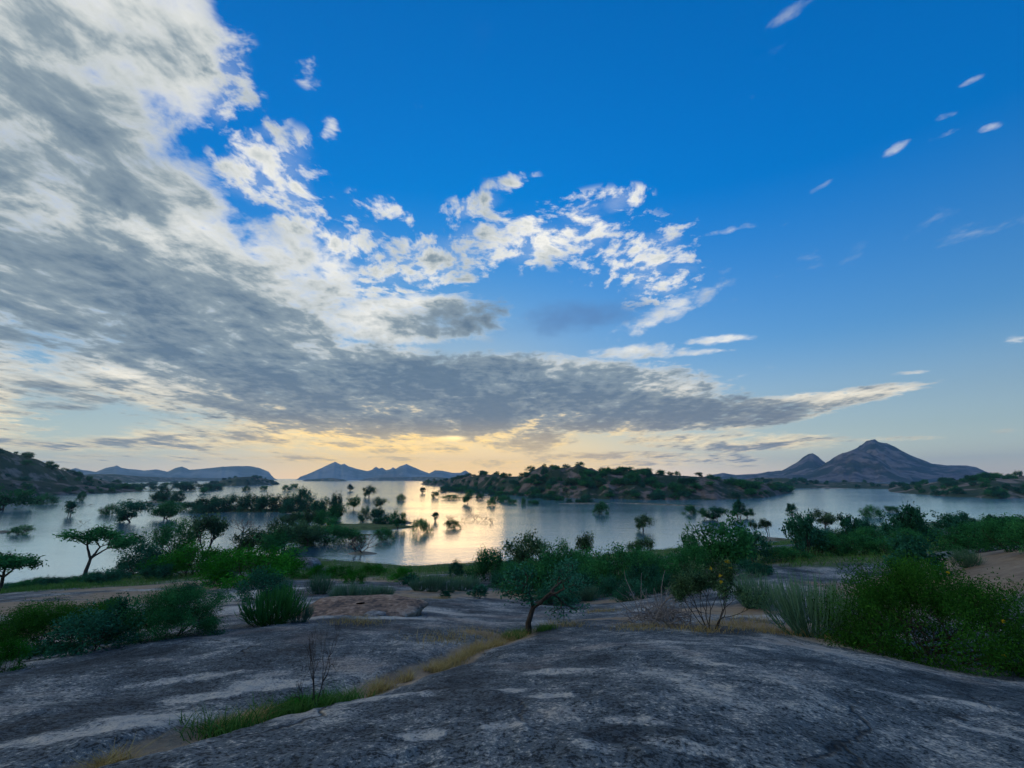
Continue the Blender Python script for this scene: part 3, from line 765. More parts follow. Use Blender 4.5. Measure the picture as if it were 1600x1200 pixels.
PROTO = {}
def finish(kind, wood, wood_mat, leaves, lmat, wname='trunk', lname='crown'):
    """scale a plant to height 1 and note its half width; keep unlinked meshes to copy"""
    wv, wf = wood if wood is not None else (None, None)
    ref = leaves[0] if leaves is not None else wv
    h = np.percentile(ref[:, 2], 99.5)
    w = (np.percentile(ref[:, 0], 98.5) - np.percentile(ref[:, 0], 1.5) + np.percentile(ref[:, 1], 98.5) - np.percentile(ref[:, 1], 1.5)) / 4
    cx = np.median(ref[:, 0]) if False else 0.0
    parts = []
    if wood is not None: parts.append(mesh_obj(wname, wv / h, wf, wood_mat, link=False))
    if leaves is not None:
        o = mesh_obj(lname, leaves[0] / h, leaves[1], lmat, smooth=False, link=False)
        attr(o, 'tone', leaves[2], 'FACE'); parts.append(o)
    PROTO.setdefault(kind, []).append((parts, w / h))

def make_plants():
    for s in range(3):                                         # wide umbrella tree with a bare trunk
        rng = np.random.default_rng(100 + s)
        p, t = grow(rng, 1, 0.42, 4, (2, 3), 0.62, 0.62, 0.030, up=0.10, lean=(0.22 * (1 if s % 2 else -1), 0.05), wiggle=0.10, flat=0.7)
        finish('umbrella', tubes(p), BARK, leaf_cloud(rng, t, 80, 0.055, 0.028, 0.010, along=(-0.2, 1.1)), L_ACACIA)
    for s in range(4):                                         # round crowned tree on a short trunk
        rng = np.random.default_rng(200 + s)
        p, t = grow(rng, 2, 0.17, 4, (2, 3), 0.66, 0.74, 0.026, up=0.06, base_spread=0.6, base_r=0.02, wiggle=0.14)
        lc = leaf_cloud(rng, t, 34, 0.05, 0.030, 0.012, along=(-0.3, 1.1))
        lc = join_clouds(lc, dome_cloud(rng, 90, 30, 0.42, 0.40, 0.38, 0.05, 0.03, 0.012, below=0.35))
        finish('round', tubes(p), BARK, lc, (L_ACACIA, L_OLIVE, L_ACACIA, L_DARK)[s])
    for s in range(3):                                         # thin see-through tree
        rng = np.random.default_rng(260 + s)
        p, t = grow(rng, 3, 0.24, 3, (2, 3), 0.5, 0.74, 0.018, up=0.10, base_spread=0.6, base_r=0.02, wiggle=0.14)
        finish('sparse', tubes(p), BARK, leaf_cloud(rng, t, 50, 0.045, 0.026, 0.010, along=(-0.4, 1.1)), L_OLIVE)
    for s in range(2):                                         # narrow upright tree
        rng = np.random.default_rng(300 + s)
        p, t = grow(rng, 6, 0.30, 3, (2, 3), 0.24, 0.72, 0.015, up=0.35, base_spread=0.25, base_r=0.05, wiggle=0.12)
        lc = join_clouds(leaf_cloud(rng, t, 30, 0.035, 0.028, 0.012), dome_cloud(rng, 60, 30, 0.24, 0.45, 0.52, 0.04, 0.03, 0.012, below=0.8))
        finish('column', tubes(p), BARK, lc, L_DARK)
    for s in range(4):                                         # dense thicket bush, branching from the ground
        rng = np.random.default_rng(400 + s)
        p, t = grow(rng, 9, 0.30, 3, (2, 3), 0.55, 0.66, 0.012, up=0.02, base_spread=1.3, base_r=0.10, wiggle=0.16, flat=0.35)
        lc = join_clouds(leaf_cloud(rng, t, 8, 0.05, 0.026, 0.009), dome_cloud(rng, 190, 26, 0.62, 0.62, 0.14, 0.055, 0.028, 0.011, flat=0.12))
        finish('bush', tubes(p, 4), BARK, lc, L_ACACIA, 'stem', 'foliage')
        rng = np.random.default_rng(440 + s)
        p, t = grow(rng, 10, 0.28, 3, (2, 3), 0.55, 0.66, 0.012, up=0.02, base_spread=1.4, base_r=0.10, wiggle=0.16, flat=0.5)
        lc = join_clouds(leaf_cloud(rng, t, 10, 0.04, 0.026, 0.008, 1.0), dome_cloud(rng, 200, 26, 0.72, 0.60, 0.12, 0.05, 0.028, 0.010, flat=0.2, upb=1.0))
        finish('fresh', tubes(p, 4), BARK, lc, L_BRIGHT, 'stem', 'foliage')
        rng = np.random.default_rng(480 + s)
        p, t = grow(rng, 9, 0.30, 3, (2, 3), 0.5, 0.66, 0.012, up=0.05, base_spread=1.1, base_r=0.10, wiggle=0.16)
        lc = join_clouds(leaf_cloud(rng, t, 8, 0.05, 0.028, 0.011), dome_cloud(rng, 170, 26, 0.56, 0.62, 0.16, 0.055, 0.030, 0.012))
        finish('dark', tubes(p, 4), BARK, lc, L_DARK, 'stem', 'foliage')
    for s in range(3):                                         # broad-leaved shrub
        rng = np.random.default_rng(520 + s)
        p, t = grow(rng, 5, 0.30, 3, (2, 3), 0.5, 0.68, 0.014, up=0.10, base_spread=0.7, base_r=0.05, wiggle=0.18)
        lc = join_clouds(leaf_cloud(rng, t, 14, 0.035, 0.036, 0.020), dome_cloud(rng, 70, 18, 0.40, 0.50, 0.28, 0.05, 0.036, 0.020, inner=0.3))
        finish('broad', tubes(p, 4), BARK, lc, L_DARK, 'stem', 'foliage')
    for s in range(2):                                         # feathery bush of the near rock, fine leaflets
        rng = np.random.default_rng(560 + s)
        p, t = grow(rng, 14, 0.30, 4, (2, 3), 0.55, 0.64, 0.011, up=0.02, base_spread=1.5, base_r=0.14, wiggle=0.18, flat=0.3)
        lc = join_clouds(leaf_cloud(rng, t, 7, 0.03, 0.018, 0.0055, 0.8), dome_cloud(rng, 1300, 46, 0.80, 0.66, 0.16, 0.040, 0.0125, 0.0046, flat=0.1, upb=0.8, inner=0.35, boughs=150))
        finish('feathery', tubes(p, 4), BARK, lc, (L_FEATHER, L_ACACIA)[s], 'stem', 'foliage')
    rng = np.random.default_rng(600)                           # leaning sapling on the crest
    p, t = grow(rng, 1, 0.34, 5, (2, 3), 0.66, 0.70, 0.028, up=0.04, lean=(0.30, 0.0), wiggle=0.20, flat=0.55)
    finish('sapling', tubes(p), BARK, leaf_cloud(rng, t, 22, 0.030, 0.014, 0.0052, along=(-0.5, 1.1)), L_DARK)
    rng = np.random.default_rng(610)                           # flowering shrub on the near rock
    p, t = grow(rng, 8, 0.34, 4, (2, 2), 0.42, 0.68, 0.010, up=0.10, base_spread=0.8, base_r=0.06, wiggle=0.14)
    finish('flowering', tubes(p, 4), BARK, leaf_cloud(rng, t, 70, 0.036, 0.018, 0.0065, along=(-1.0, 1.1)), L_OLIVE, 'stem', 'foliage')
    PROTO['flowering_tips'] = [tt[0][-1] / np.percentile(np.array([q[0][-1][2] for q in t]), 99) for tt in t]
    for s in range(3):                                         # bare branching
        rng = np.random.default_rng(640 + s)
        p, t = grow(rng, 5, 0.30, 4, (2, 3), 0.5, 0.72, 0.018, up=0.06, base_spread=1.1, base_r=0.04, wiggle=0.2)
        finish('bare', tubes(p, 4), DARKWOOD, None, None, 'branch')
    rng = np.random.default_rng(660)                           # heap of grey dead branches
    polys = []
    for i in range(190):
        a = rng.uniform(0, 6.28); rr = math.sqrt(rng.uniform(0, 1)) * 0.75
        q = np.array([math.cos(a) * rr, math.sin(a) * rr * 0.7, rng.uniform(-0.02, 0.25)]); d = unit(np.array([rng.normal(0, 1) + 0.3, rng.normal(0, 0.8), abs(rng.normal(0.25, 0.45))]))
        pts = [q]
        for j in range(7):
            d = unit(d + rng.normal(0, 0.22, 3) + np.array([0, 0, -0.10])); q = q + d * rng.uniform(0.06, 0.13); q[2] = max(q[2], -0.02); pts.append(q)
        r = rng.uniform(0.006, 0.013); polys.append((np.array(pts), np.linspace(r, r * 0.35, 8)))
    for i in range(6):
        q = np.array([rng.uniform(-.6, .2), rng.uniform(-.3, .3), 0.1]); d = unit(np.array([rng.normal(-0.1, 0.3), rng.normal(0, 0.3), 1.2])); pts = [q]
        for j in range(8):
            d = unit(d + rng.normal(0, 0.14, 3) + np.array([0.06, 0, -0.06])); q = q + d * 0.115; pts.append(q)
        polys.append((np.array(pts), np.linspace(0.014, 0.005, 9)))
    wv, wf = tubes(polys, 5); wv = wv / 0.8
    PROTO['deadheap'] = [([mesh_obj('branch', wv, wf, DEADWOOD, link=False)], 1.05)]
    for s in range(4):                                         # euphorbia: candelabra of finger-thick stems
        rng = np.random.default_rng(700 + s)
        polys, tn = [], []
        n = 105 if s < 3 else 150
        for i in range(n):                                     # each arm leaves the foot, bends upright and forks
            a = rng.uniform(0, 6.28); rr = math.sqrt(rng.uniform(0.02, 1)); out_ = np.array([math.cos(a), math.sin(a), 0])
            top = out_ * rr * (0.85 if s < 3 else 0.75); hgt = (1.0 - 0.35 * rr ** 2) * rng.uniform(0.72, 1.06)
            q0 = out_ * rr * 0.25 * rng.uniform(0.3, 1.2); r = rng.uniform(0.0055, 0.009)
            tt = np.linspace(0.0, 1, 8)[:, None]
            def arm(tt, top, hgt): return q0 * (1 - tt ** 0.55) + top * tt ** 0.55 + np.array([0, 0, 1]) * hgt * tt ** 1.3 - np.array([0, 0, 0.02])
            for j in range(1 + rng.integers(2, 5)):
                t2 = tt if j == 0 else rng.uniform(0.25, 0.6) + (1 - 0.35) * np.linspace(0, 1, 8)[:, None] * rng.uniform(0.6, 0.95)
                off_ = np.zeros(3) if j == 0 else np.array([rng.normal(0, 0.10), rng.normal(0, 0.10), 0])
                pts = arm(np.minimum(t2, 1.05), top, hgt) + off_ * np.clip((t2 - t2[0]) * 4, 0, 1) + rng.normal(0, 0.005, (8, 3))
                polys.append((pts, r * np.array([1, 1, 1, 1, .95, .9, .8, .4]) * (1 if j == 0 else 0.85)))
                tn.append(np.clip(rng.uniform(0.05, 0.6) + np.linspace(-0.1, 0.4, 7), 0, 1))
        V, Fc, T, off = [], [], [], 0
        for (pt, rd), tv in zip(polys, tn):
            v, f = tubes([(pt, np.maximum(rd, 0.003))], 5)
            V.append(v); Fc.append(f + off); off += len(v); T.append(np.repeat(tv, len(f) // len(tv)))
        V, Fc, T = np.concatenate(V), np.concatenate(Fc), np.concatenate(T)
        o = mesh_obj('stem', V, Fc, L_GREY, link=False); attr(o, 'tone', T, 'FACE')
        PROTO.setdefault('euphorbia' if s < 3 else 'euphorbia_dense', []).append(([o], 0.85 if s < 3 else 0.75))
make_plants()
L_DENSE = leaf_mat('euphorbia_green_stem', (0.015, 0.077, 0.020), (0.035, 0.154, 0.035), (0.065, 0.242, 0.060), 0.0)
PROTO['euphorbia_dense'][0][0][0].data.materials[0] = L_DENSE

prng = random.Random(7)
NAMES = {'umbrella': 'acacia_tree', 'round': 'acacia_tree', 'sparse': 'acacia_tree', 'column': 'upright_tree', 'bush': 'acacia_bush', 'fresh': 'acacia_bush', 'dark': 'dark_bush', 'broad': 'broadleaf_shrub',
         'feathery': 'feathery_bush', 'sapling': 'acacia_sapling', 'flowering': 'flowering_shrub', 'bare': 'bare_bush', 'deadheap': 'dead_brush', 'euphorbia': 'euphorbia_shrub', 'euphorbia_dense': 'euphorbia_shrub'}
CATS = {'acacia_tree': 'tree', 'upright_tree': 'tree', 'acacia_bush': 'bush', 'dark_bush': 'bush', 'broadleaf_shrub': 'shrub', 'feathery_bush': 'bush', 'acacia_sapling': 'tree',
        'flowering_shrub': 'shrub', 'bare_bush': 'bush', 'dead_brush': 'dead brush', 'euphorbia_shrub': 'shrub'}
def plant_at(kind, p, h, w, label, group=None, rot=None, var=None, name=None, part=True):
    protos = PROTO[kind]
    parts, w0 = protos[prng.randrange(len(protos)) if var is None else var]
    root = bpy.data.objects.new(name or NAMES[kind], None); COL.objects.link(root)
    root.empty_display_size = 0.2
    root.location = p; root.rotation_euler = (0, 0, prng.uniform(0, 6.28) if rot is None else rot)
    root.scale = (w / w0, w / w0, h)
    root['label'] = label; root['category'] = CATS[NAMES[kind]]
    if group: root['group'] = group
    for o in parts:
        c = o.copy(); COL.objects.link(c); c.parent = root
    return root
def plant(kind, px, base, top, width, label, group=None, rot=None, var=None, sink=0.0, lake=False):
    p = lake_pt(px, base) if lake else on_ground(px, base)
    k = m_per_px(p, px, base)
    h, w = (base - top) * k * 1.03, width * k / 2
    p.z -= sink * h + (0.05 if lake else 0.0)
    return plant_at(kind, p, h * (1 + sink), w, label, group, rot, var)

ORD = ['first', 'second', 'third', 'fourth', 'fifth', 'sixth', 'seventh', 'eighth', 'ninth', 'tenth', 'eleventh', 'twelfth', 'thirteenth', 'fourteenth', 'fifteenth', 'sixteenth']
def row(kind, items, label, group, ref, landmark, lake=False):
    """a stand of like plants, told apart by their order going away from a landmark (ref: its photograph column, or pixel on the lake)"""
    if isinstance(ref, tuple):
        c = lake_pt(*ref); key = lambda q: (lake_pt(q[0], q[1]) - c).length
    else:
        key = lambda q: abs(q[0] - ref)
    for i, it in enumerate(sorted(items, key=key)):
        plant(kind, *it, '%s, %s from %s' % (label, ORD[i] if i < len(ORD) else '%dth' % (i + 1), landmark), group, lake=lake)

# ------------------------------------------------------------------ plants on and behind the near rock
sap = plant('sapling', 822, 986, 876, 140, 'leaning acacia sapling with a dark crooked trunk on the bare rock crest', rot=0.0)
plant('deadheap', 1034, 979, 916, 108, 'tangled heap of grey leafless dead branches lying on the rock', rot=0.2)
fl = plant('flowering', 1112, 982, 882, 100, 'thin leafy shrub dotted with yellow flowers beside the grey dead branches', rot=1.0)
plant('euphorbia', 1181, 952, 890, 72, 'pale spiky euphorbia shrub between the yellow flowered shrub and a larger euphorbia', rot=0.5, var=1)
plant('euphorbia', 1272, 995, 900, 150, 'large grey green euphorbia shrub with many upright stems at the rock edge', rot=2.0, var=0)
big = plant('feathery', 1470, 1034, 892, 262, 'big bright green feathery bush with few yellow flowers at the edge of the dark rock', rot=0.4, var=0)
plant('broad', 1440, 912, 842, 76, 'dark shrub with broad glossy leaves rising behind the big feathery bush', rot=1.0, var=0)
plant('euphorbia_dense', 424, 979, 921, 100, 'dense dark green clump of upright stems beside the reddish rock slab', rot=0.0)
plant('euphorbia', 468, 976, 944, 42, 'small greyish clump of stems at the left end of the reddish rock slab', rot=3.0, var=2)
plant('feathery', 62, 1016, 948, 190, 'wide fresh green feathery bush behind the dark rock dome', rot=2.2, var=0)
plant('dark', 140, 1020, 960, 130, 'deep green dense bush between the fresh green bush and a feathery one', rot=0.3, var=1)
plant('feathery', 262, 1000, 930, 135, 'dull green feathery bush beside the pale rock sheet', rot=0.2, var=1)
plant('broad', 178, 975, 931, 44, 'small dark broadleaf shrub poking above the dense bushes', rot=0.4, var=1)
plant('fresh', 8, 1054, 1012, 46, 'small bright green bush at the foot of the dark rock dome', rot=0.1, var=2)
plant('dark', 294, 941, 910, 34, 'small round dark bush alone on the pale rock sheet', rot=0.1, var=0)
plant('bare', 489, 1096, 968, 60, 'thin leafless crooked twig rising from the grassy furrow', rot=0.4, var=1)
plant('fresh', 478, 1094, 1070, 70, 'low thorny green scrub around the twig in the furrow', rot=1.4, var=1)

def flowers(root, spots, r):
    """a few clusters of petals on the outside of a bush; spots in the bush's own unit space"""
    rng = np.random.default_rng(5)
    for i, c in enumerate(spots):
        C = np.array(c) + rng.normal(0, 0.007, (14, 3)) * r
        A = unit(rng.normal(0, 1, (14, 3))); B = unit(np.cross(A, rng.normal(0, 1, (14, 3))))
        v = np.stack([C - A * 0.012 * r, C + B * 0.009 * r, C + A * 0.012 * r, C - B * 0.009 * r], 1).reshape(-1, 3)
        o = mesh_obj('flower', v, np.arange(56).reshape(-1, 4), L_YELLOW, root, smooth=False)
        attr(o, 'tone', rng.uniform(0.2, 1, 14), 'FACE')
tp = PROTO['flowering_tips']
w0 = PROTO['flowering'][0][1]
tp = sorted([t for t in tp if t[2] > 0.45], key=lambda t: -t[2] + 0.3 * t[1])
flowers(fl, [tuple(tp[i]) for i in range(0, min(len(tp), 40), 4)][:9], 1.5)
wf_ = PROTO['feathery'][0][1]
flowers(big, [(wf_ * x, -wf_ * y, z) for x, y, z in [(-0.25, .35, 0.96), (0.45, .5, .66), (-.2, .72, .58), (.0, .8, .42), (-.35, .75, .30)]], 1.0)

# ------------------------------------------------------------------ the slope down to the shore
row('fresh', [(295, 897, 848, 108), (392, 916, 863, 128), (350, 893, 860, 70), (432, 905, 868, 70), (250, 893, 862, 70)],
    'fresh green acacia bush on the left shore', 'fresh acacia bushes on the left shore', 500, 'the grassy bank')
row('dark', [(218, 900, 850, 66), (452, 889, 852, 38), (405, 936, 893, 78), (345, 918, 896, 44), (200, 900, 872, 44), (160, 912, 892, 50), (245, 905, 880, 40)],
    'dark bush in the left shore thicket', 'dark bushes on the left shore', 500, 'the grassy bank')
for px, b, t, w, k in [(272, 866, 815, 74, 'bush'), (320, 866, 806, 48, 'sparse')]:
    plant(k, px, b, t, w, {'bush': 'broad dark green acacia standing at the water edge behind the fresh green bushes', 'sparse': 'airy acacia leaning over the water beside a broad dark acacia'}[k])
row('round', [(392, 868, 828, 52), (425, 870, 832, 50), (442, 862, 812, 58), (478, 854, 816, 48)],
    'leafy acacia in the flooded grove', 'flooded grove at the left shore', 600, 'the leafless islet bush')
row('euphorbia', [(500, 929, 896, 50), (545, 936, 908, 40), (575, 936, 912, 44), (600, 935, 914, 36), (528, 936, 914, 34), (437, 926, 903, 40)],
    'low grey green euphorbia clump above the grassy bank', 'euphorbia clumps above the grassy bank', 700, 'the straight euphorbia row')
row('euphorbia', [(655, 924, 900, 34), (676, 925, 896, 40), (700, 925, 899, 38), (722, 923, 897, 36), (738, 921, 900, 28)],
    'blue green euphorbia clump in the straight row', 'row of euphorbia clumps beyond the dark rock', 822, 'the leaning sapling')
row('fresh', [(530, 902, 884, 44), (580, 898, 882, 40), (634, 909, 887, 42), (552, 915, 894, 34), (490, 905, 886, 40)],
    'low green bush on the grassy bank', 'low bushes on the grassy bank', 700, 'the thicket behind the sapling')
row('broad', [(695, 938, 927, 18), (750, 938, 918, 28), (640, 917, 902, 28)],
    'tiny leafy shrub on the sandy rock shelf', 'tiny shrubs on the sandy rock shelf', 822, 'the leaning sapling')
# thicket right of the bank
row('bush', [(765, 908, 862, 56), (880, 912, 850, 74), (925, 915, 862, 80), (970, 920, 856, 90), (1015, 915, 866, 70), (1085, 908, 858, 66), (1045, 905, 868, 56), (850, 925, 880, 90), (930, 925, 882, 70), (1000, 895, 860, 60), (1140, 892, 866, 50), (800, 912, 882, 50), (905, 900, 868, 60), (860, 915, 866, 80), (1060, 915, 872, 70), (820, 925, 884, 70)],
    'spreading acacia bush in the shore thicket', 'acacia bushes of the middle thicket', 700, 'the grassy bank')
row('dark', [(1008, 928, 880, 50), (790, 905, 876, 40), (712, 902, 879, 26), (812, 922, 896, 36), (985, 938, 908, 48), (1040, 930, 900, 44), (870, 945, 915, 70), (780, 918, 896, 34), (955, 930, 900, 44), (1175, 902, 880, 52), (1085, 925, 895, 50), (1190, 895, 882, 30), (900, 938, 898, 70)],
    'dark dense bush at the thicket foot', 'dark bushes at the thicket foot', 690, 'the grassy bank')
plant('round', 825, 900, 836, 72, 'tall rounded acacia rising above the thicket on the grassy bank', var=1)
plant('sparse', 912, 892, 836, 22, 'slim wispy tree sticking up from the thicket', var=1)
plant('sparse', 1005, 885, 846, 34, 'short pale tree top showing above the thicket against the water', var=2)
plant('round', 1132, 898, 813, 76, 'airy tree with spreading branches above the thicket', var=0)
plant('round', 1084, 880, 836, 32, 'small dark tree beside the airy spreading tree', var=0)
plant('broad', 1182, 882, 832, 40, 'dark broadleaf shrub beside the still inlet', var=2)
plant('broad', 1160, 880, 848, 34, 'dark bush between the airy tree and the still inlet', var=1)
row('euphorbia', [(895, 942, 916, 44), (920, 940, 914, 36), (855, 944, 922, 36)],
    'low green spiky clump behind the sapling', 'spiky clumps behind the sapling', 822, 'the sapling trunk')
# right shore
row('bush', [(1228, 876, 856, 66), (1300, 868, 838, 60), (1340, 866, 836, 66), (1375, 866, 842, 54), (1320, 846, 824, 50), (1365, 848, 822, 54), (1420, 858, 832, 50), (1292, 852, 828, 40), (1540, 838, 815, 54), (1450, 850, 828, 50), (1505, 835, 815, 40)],
    'green acacia bush behind the brown whaleback rock', 'bushes behind the whaleback rock', 1180, 'the still inlet')
row('broad', [(1258, 872, 806, 40), (1275, 868, 826, 50), (1405, 850, 806, 40), (1434, 852, 799, 44), (1332, 846, 804, 32), (1356, 842, 812, 26), (1482, 836, 802, 38), (1508, 826, 801, 24), (1558, 830, 803, 26), (1580, 828, 806, 34)],
    'dark leafy shrub above the right shore thicket', 'dark shrubs above the right thicket', 1180, 'the still inlet')
row('bush', [(1520, 866, 824, 88), (1582, 862, 814, 70), (1620, 866, 812, 80)],
    'large feathery bush beyond the sandy mound', 'large bushes beyond the sandy mound', 1440, 'the broad leaved dark shrub')
plant('euphorbia', 1511, 888, 858, 46, 'grey green spiky clump beside the sandy mound')
plant('sparse', 1201, 836, 812, 15, 'thin sapling on the bare spit by the inlet', 'saplings on the bare spit')
plant('sparse', 1179, 834, 816, 14, 'thin sapling on the bare spit by the inlet', 'saplings on the bare spit')

# ------------------------------------------------------------------ flooded trees
plant('umbrella', 130, 907, 830, 80, 'flat topped acacia with a slender leaning trunk at the left water edge', rot=0.3, var=1)
plant('umbrella', -6, 930, 872, 74, 'feathery drooping acacia branches reaching over the water by the left shore', var=2)
row('round', [(204, 816, 783, 40), (258, 810, 784, 44), (577, 777, 759, 20), (552, 795, 776, 17), (593, 794, 777, 19), (622, 826, 799, 21), (1006, 829, 804, 27), (1101, 811, 795, 18), (1122, 813, 793, 25), (1168, 809, 793, 17), (5, 797, 762, 58), (318, 771, 761, 14), (1288, 824, 798, 36), (731, 787, 767, 14), (525, 813, 789, 26)],
    'rounded acacia standing in open lake water', 'rounded trees standing in the lake', (390, 798), 'the long thicket island', lake=True)
row('bush', [(70, 788, 771, 32), (173, 804, 788, 28), (32, 835, 821, 28), (627, 782, 772, 15), (680, 778, 768, 13), (705, 780, 773, 28), (657, 832, 812, 30), (940, 803, 784, 22), (1078, 803, 789, 20), (1363, 808, 790, 28), (1393, 801, 791, 20), (385, 767, 759, 12), (412, 766, 759, 11), (447, 767, 758, 13), (460, 764, 756, 12), (750, 780, 772, 12),
                     (707, 825, 812, 24), (768, 790, 778, 13), (800, 787, 780, 16), (833, 788, 781, 20), (875, 783, 776, 14), (126, 783, 768, 11), (600, 844, 825, 30), (818, 789, 777, 8), (775, 782, 773, 18), (790, 784, 774, 20)],
    'low drowned bush in the open lake', 'drowned bushes in the lake', (390, 798), 'the long thicket island', lake=True)
row('column', [(108, 806, 784, 15), (547, 767, 757, 8), (660, 771, 762, 8), (1155, 810, 782, 17), (1237, 811, 788, 13), (680, 814, 801, 9)],
    'narrow upright tree in the lake', 'upright trees in the lake', (1200, 840), 'the bare spit', lake=True)
row('bare', [(128, 819, 812, 20), (725, 817, 808, 15), (742, 812, 803, 16), (757, 815, 807, 18), (770, 817, 809, 12), (697, 814, 806, 24), (379, 833, 812, 36), (645, 826, 810, 14), (40, 789, 785, 12), (135, 790, 787, 16)],
    'bare twigs poking out of the lake', 'bare branches in the lake', (568, 864), 'the leafless islet bush', lake=True)
plant('bare', 568, 864, 834, 50, 'leafless dark bush with fanned branches on a tiny islet', rot=0.8, var=0, lake=True)
row('dark', [(300, 797, 783, 30), (322, 799, 776, 34), (345, 799, 775, 36), (368, 799, 773, 36), (392, 799, 773, 36), (415, 799, 773, 36), (438, 799, 773, 34), (460, 799, 772, 34), (480, 799, 773, 28), (310, 802, 789, 24), (335, 801, 784, 26), (450, 801, 782, 26)],
    'dense bush in the long island thicket', 'thicket on the long lake island', (568, 864), 'the leafless islet bush', lake=True)
plant('round', 471, 798, 763, 18, 'taller tree standing above the island thicket', lake=True)
for px, b, t, w in [(495, 801, 782, 22), (512, 803, 778, 26), (525, 800, 770, 16), (500, 803, 788, 20)]:
    plant('dark', px, b, t, w, 'dark bush in the clump at the end of the long island', 'clump at the end of the long island', lake=True)
row('round', [(452, 822, 802, 26), (470, 820, 800, 18), (483, 822, 796, 20), (500, 822, 798, 26), (518, 824, 808, 26)],
    'leafy tree in the row on the green islet', 'trees on the green islet', (568, 864), 'the leafless islet bush', lake=True)
for px, b, t, w in [(570, 815, 792, 19), (590, 815, 793, 23), (604, 822, 803, 18), (591, 822, 808, 18)]:
    plant('dark', px, b, t, w, 'dark round bush in the clump on the rocky end of the green islet', 'clump on the rocky end of the islet', lake=True)
row('bush', [(510, 848, 822, 76), (478, 850, 826, 54), (545, 848, 827, 42)], 'low green acacia in the shallows by the islet', 'acacias in the flooded shallows', 600, 'the leafless islet bush', lake=True)
for px, b, t, w in [(246, 784, 769, 22), (262, 784, 768, 26), (278, 784, 766, 18), (256, 778, 758, 16)]:
    plant('dark', px, b, t, w, 'dark bush crowded on the small rocky islet', 'bushes on the small rocky islet', lake=True)
for px, b, t, w in [(905, 786, 779, 12), (917, 786, 773, 22), (890, 785, 779, 10)]:
    plant('dark', px, b, t, w, 'dark bush on the bare sand bar', 'bushes on the sand bar', lake=True)
# lines of trees on the drowned flats to the left and at the foot of the middle hill
rl = random.Random(3)
for i in range(46):
    px = rl.uniform(165, 345); b = 757 + rl.random() ** 1.3 * 12 - (px - 165) * 0.012; s = (b - 748) * 0.42
    plant('dark' if rl.random() < 0.7 else 'round', px, b, b - s * rl.uniform(0.8, 1.5), s * rl.uniform(1.6, 3.2), 'small dark tree in the broken lines of trees on the drowned flats', 'tree lines on the drowned flats', lake=True)
for i in range(34):
    px = rl.uniform(690, 880); b = 764 + (px - 690) * 0.075 + rl.uniform(-2, 5)
    plant('dark' if rl.random() < 0.6 else 'bush', px, b, b - rl.uniform(5, 9), rl.uniform(9, 20), 'small bush standing in the shallows at the foot of the middle hill', 'bushes in the shallows below the middle hill', lake=True)

# ------------------------------------------------------------------ trees on the hills
def hill_trees(key, n, h, label, group, seed, tmax=0.62, kinds=('dark', 'bush', 'round'), low=0.0, pw=1.0):
    o, x, y, z = HILLS[key]; rng = random.Random(seed); nr, nc = z.shape; made = 0
    for i in range(n * 8):
        if made >= n: break
        r = int(nr * (0.11 + (tmax - 0.0) * rng.random() ** pw)); c = rng.randrange(4, nc - 4)
        r = min(r, nr - 2)
        if z[r, c] < 0.15: continue
        if fbm(np.array([x[r, c] / 35.0]), np.array([y[r, c] / 35.0]), 3, seed)[0] < rng.uniform(-0.25, 0.15): continue
        s = h * rng.uniform(0.6, 1.35)
        plant_at(rng.choice(kinds), Vector((x[r, c], y[r, c], z[r, c] - 0.15)), s, s * rng.uniform(0.55, 1.0), label, group)
        made += 1
hill_trees('mid', 260, 4.0, 'small dark tree growing on the boulder hill across the lake', 'trees on the boulder hill', 1, 0.40)
hill_trees('left', 60, 4.2, 'small dark tree growing on the steep hill beyond the left water', 'trees on the left hill', 2, 0.50, ('dark', 'bush'))
hill_trees('left_rock', 26, 3.0, 'dark bush on the low rock shelf under the left hill', 'bushes on the low rock shelf', 5, 0.25, ('dark', 'bush'))
hill_trees('right', 80, 4.0, 'small dark tree growing on the low scrubby hill at the right water edge', 'trees on the right hill', 3, 0.5, ('dark', 'bush'))
hill_trees('strip', 36, 5.0, 'small dark tree on the low shore under the pointed mountain', 'trees on the shore under the mountain', 4, 0.4, ('dark',))
hill_trees('isle', 24, 5.0, 'small dark tree on the rocky hill island in the far lake', 'trees on the far hill island', 6, 0.5, ('dark',))

# ------------------------------------------------------------------ grass
def blades(name, pts, h, w, mat, seed, label, category):
    """pts (n,3) roots -> one sheet of single blades (two quads bent outwards)"""
    rng = np.random.default_rng(seed); n = len(pts)
    hh = h * rng.uniform(0.5, 1.3, (n, 1)); a = rng.uniform(0, 6.28, n); s = np.stack([np.cos(a), np.sin(a), 0 * a], -1)
    ln = np.stack([rng.normal(0, 0.6, n), rng.normal(0, 0.6, n), np.ones(n)], -1)
    p0 = pts - np.array([0, 0, 0.02]); p1 = pts + ln * hh * 0.55; p2 = pts + ln * hh * np.array([1.7, 1.7, 1.0])
    v = np.stack([p0 - s * w, p0 + s * w, p1 + s * w * 0.8, p1 - s * w * 0.8, p2 + s * w * 0.15, p2 - s * w * 0.15], 1).reshape(-1, 3)
    i = np.arange(n)[:, None] * 6
    f = np.concatenate([i + np.array([0, 1, 2, 3]), i + np.array([3, 2, 4, 5])])
    o = mesh_obj(name, v, f, mat, smooth=False)
    attr(o, 'tone', np.tile(np.clip(rng.normal(0.5, 0.25, n), 0, 1), 2), 'FACE')
    o['kind'] = 'stuff'; o['label'] = label; o['category'] = category
    return o
rg = np.random.default_rng(11)
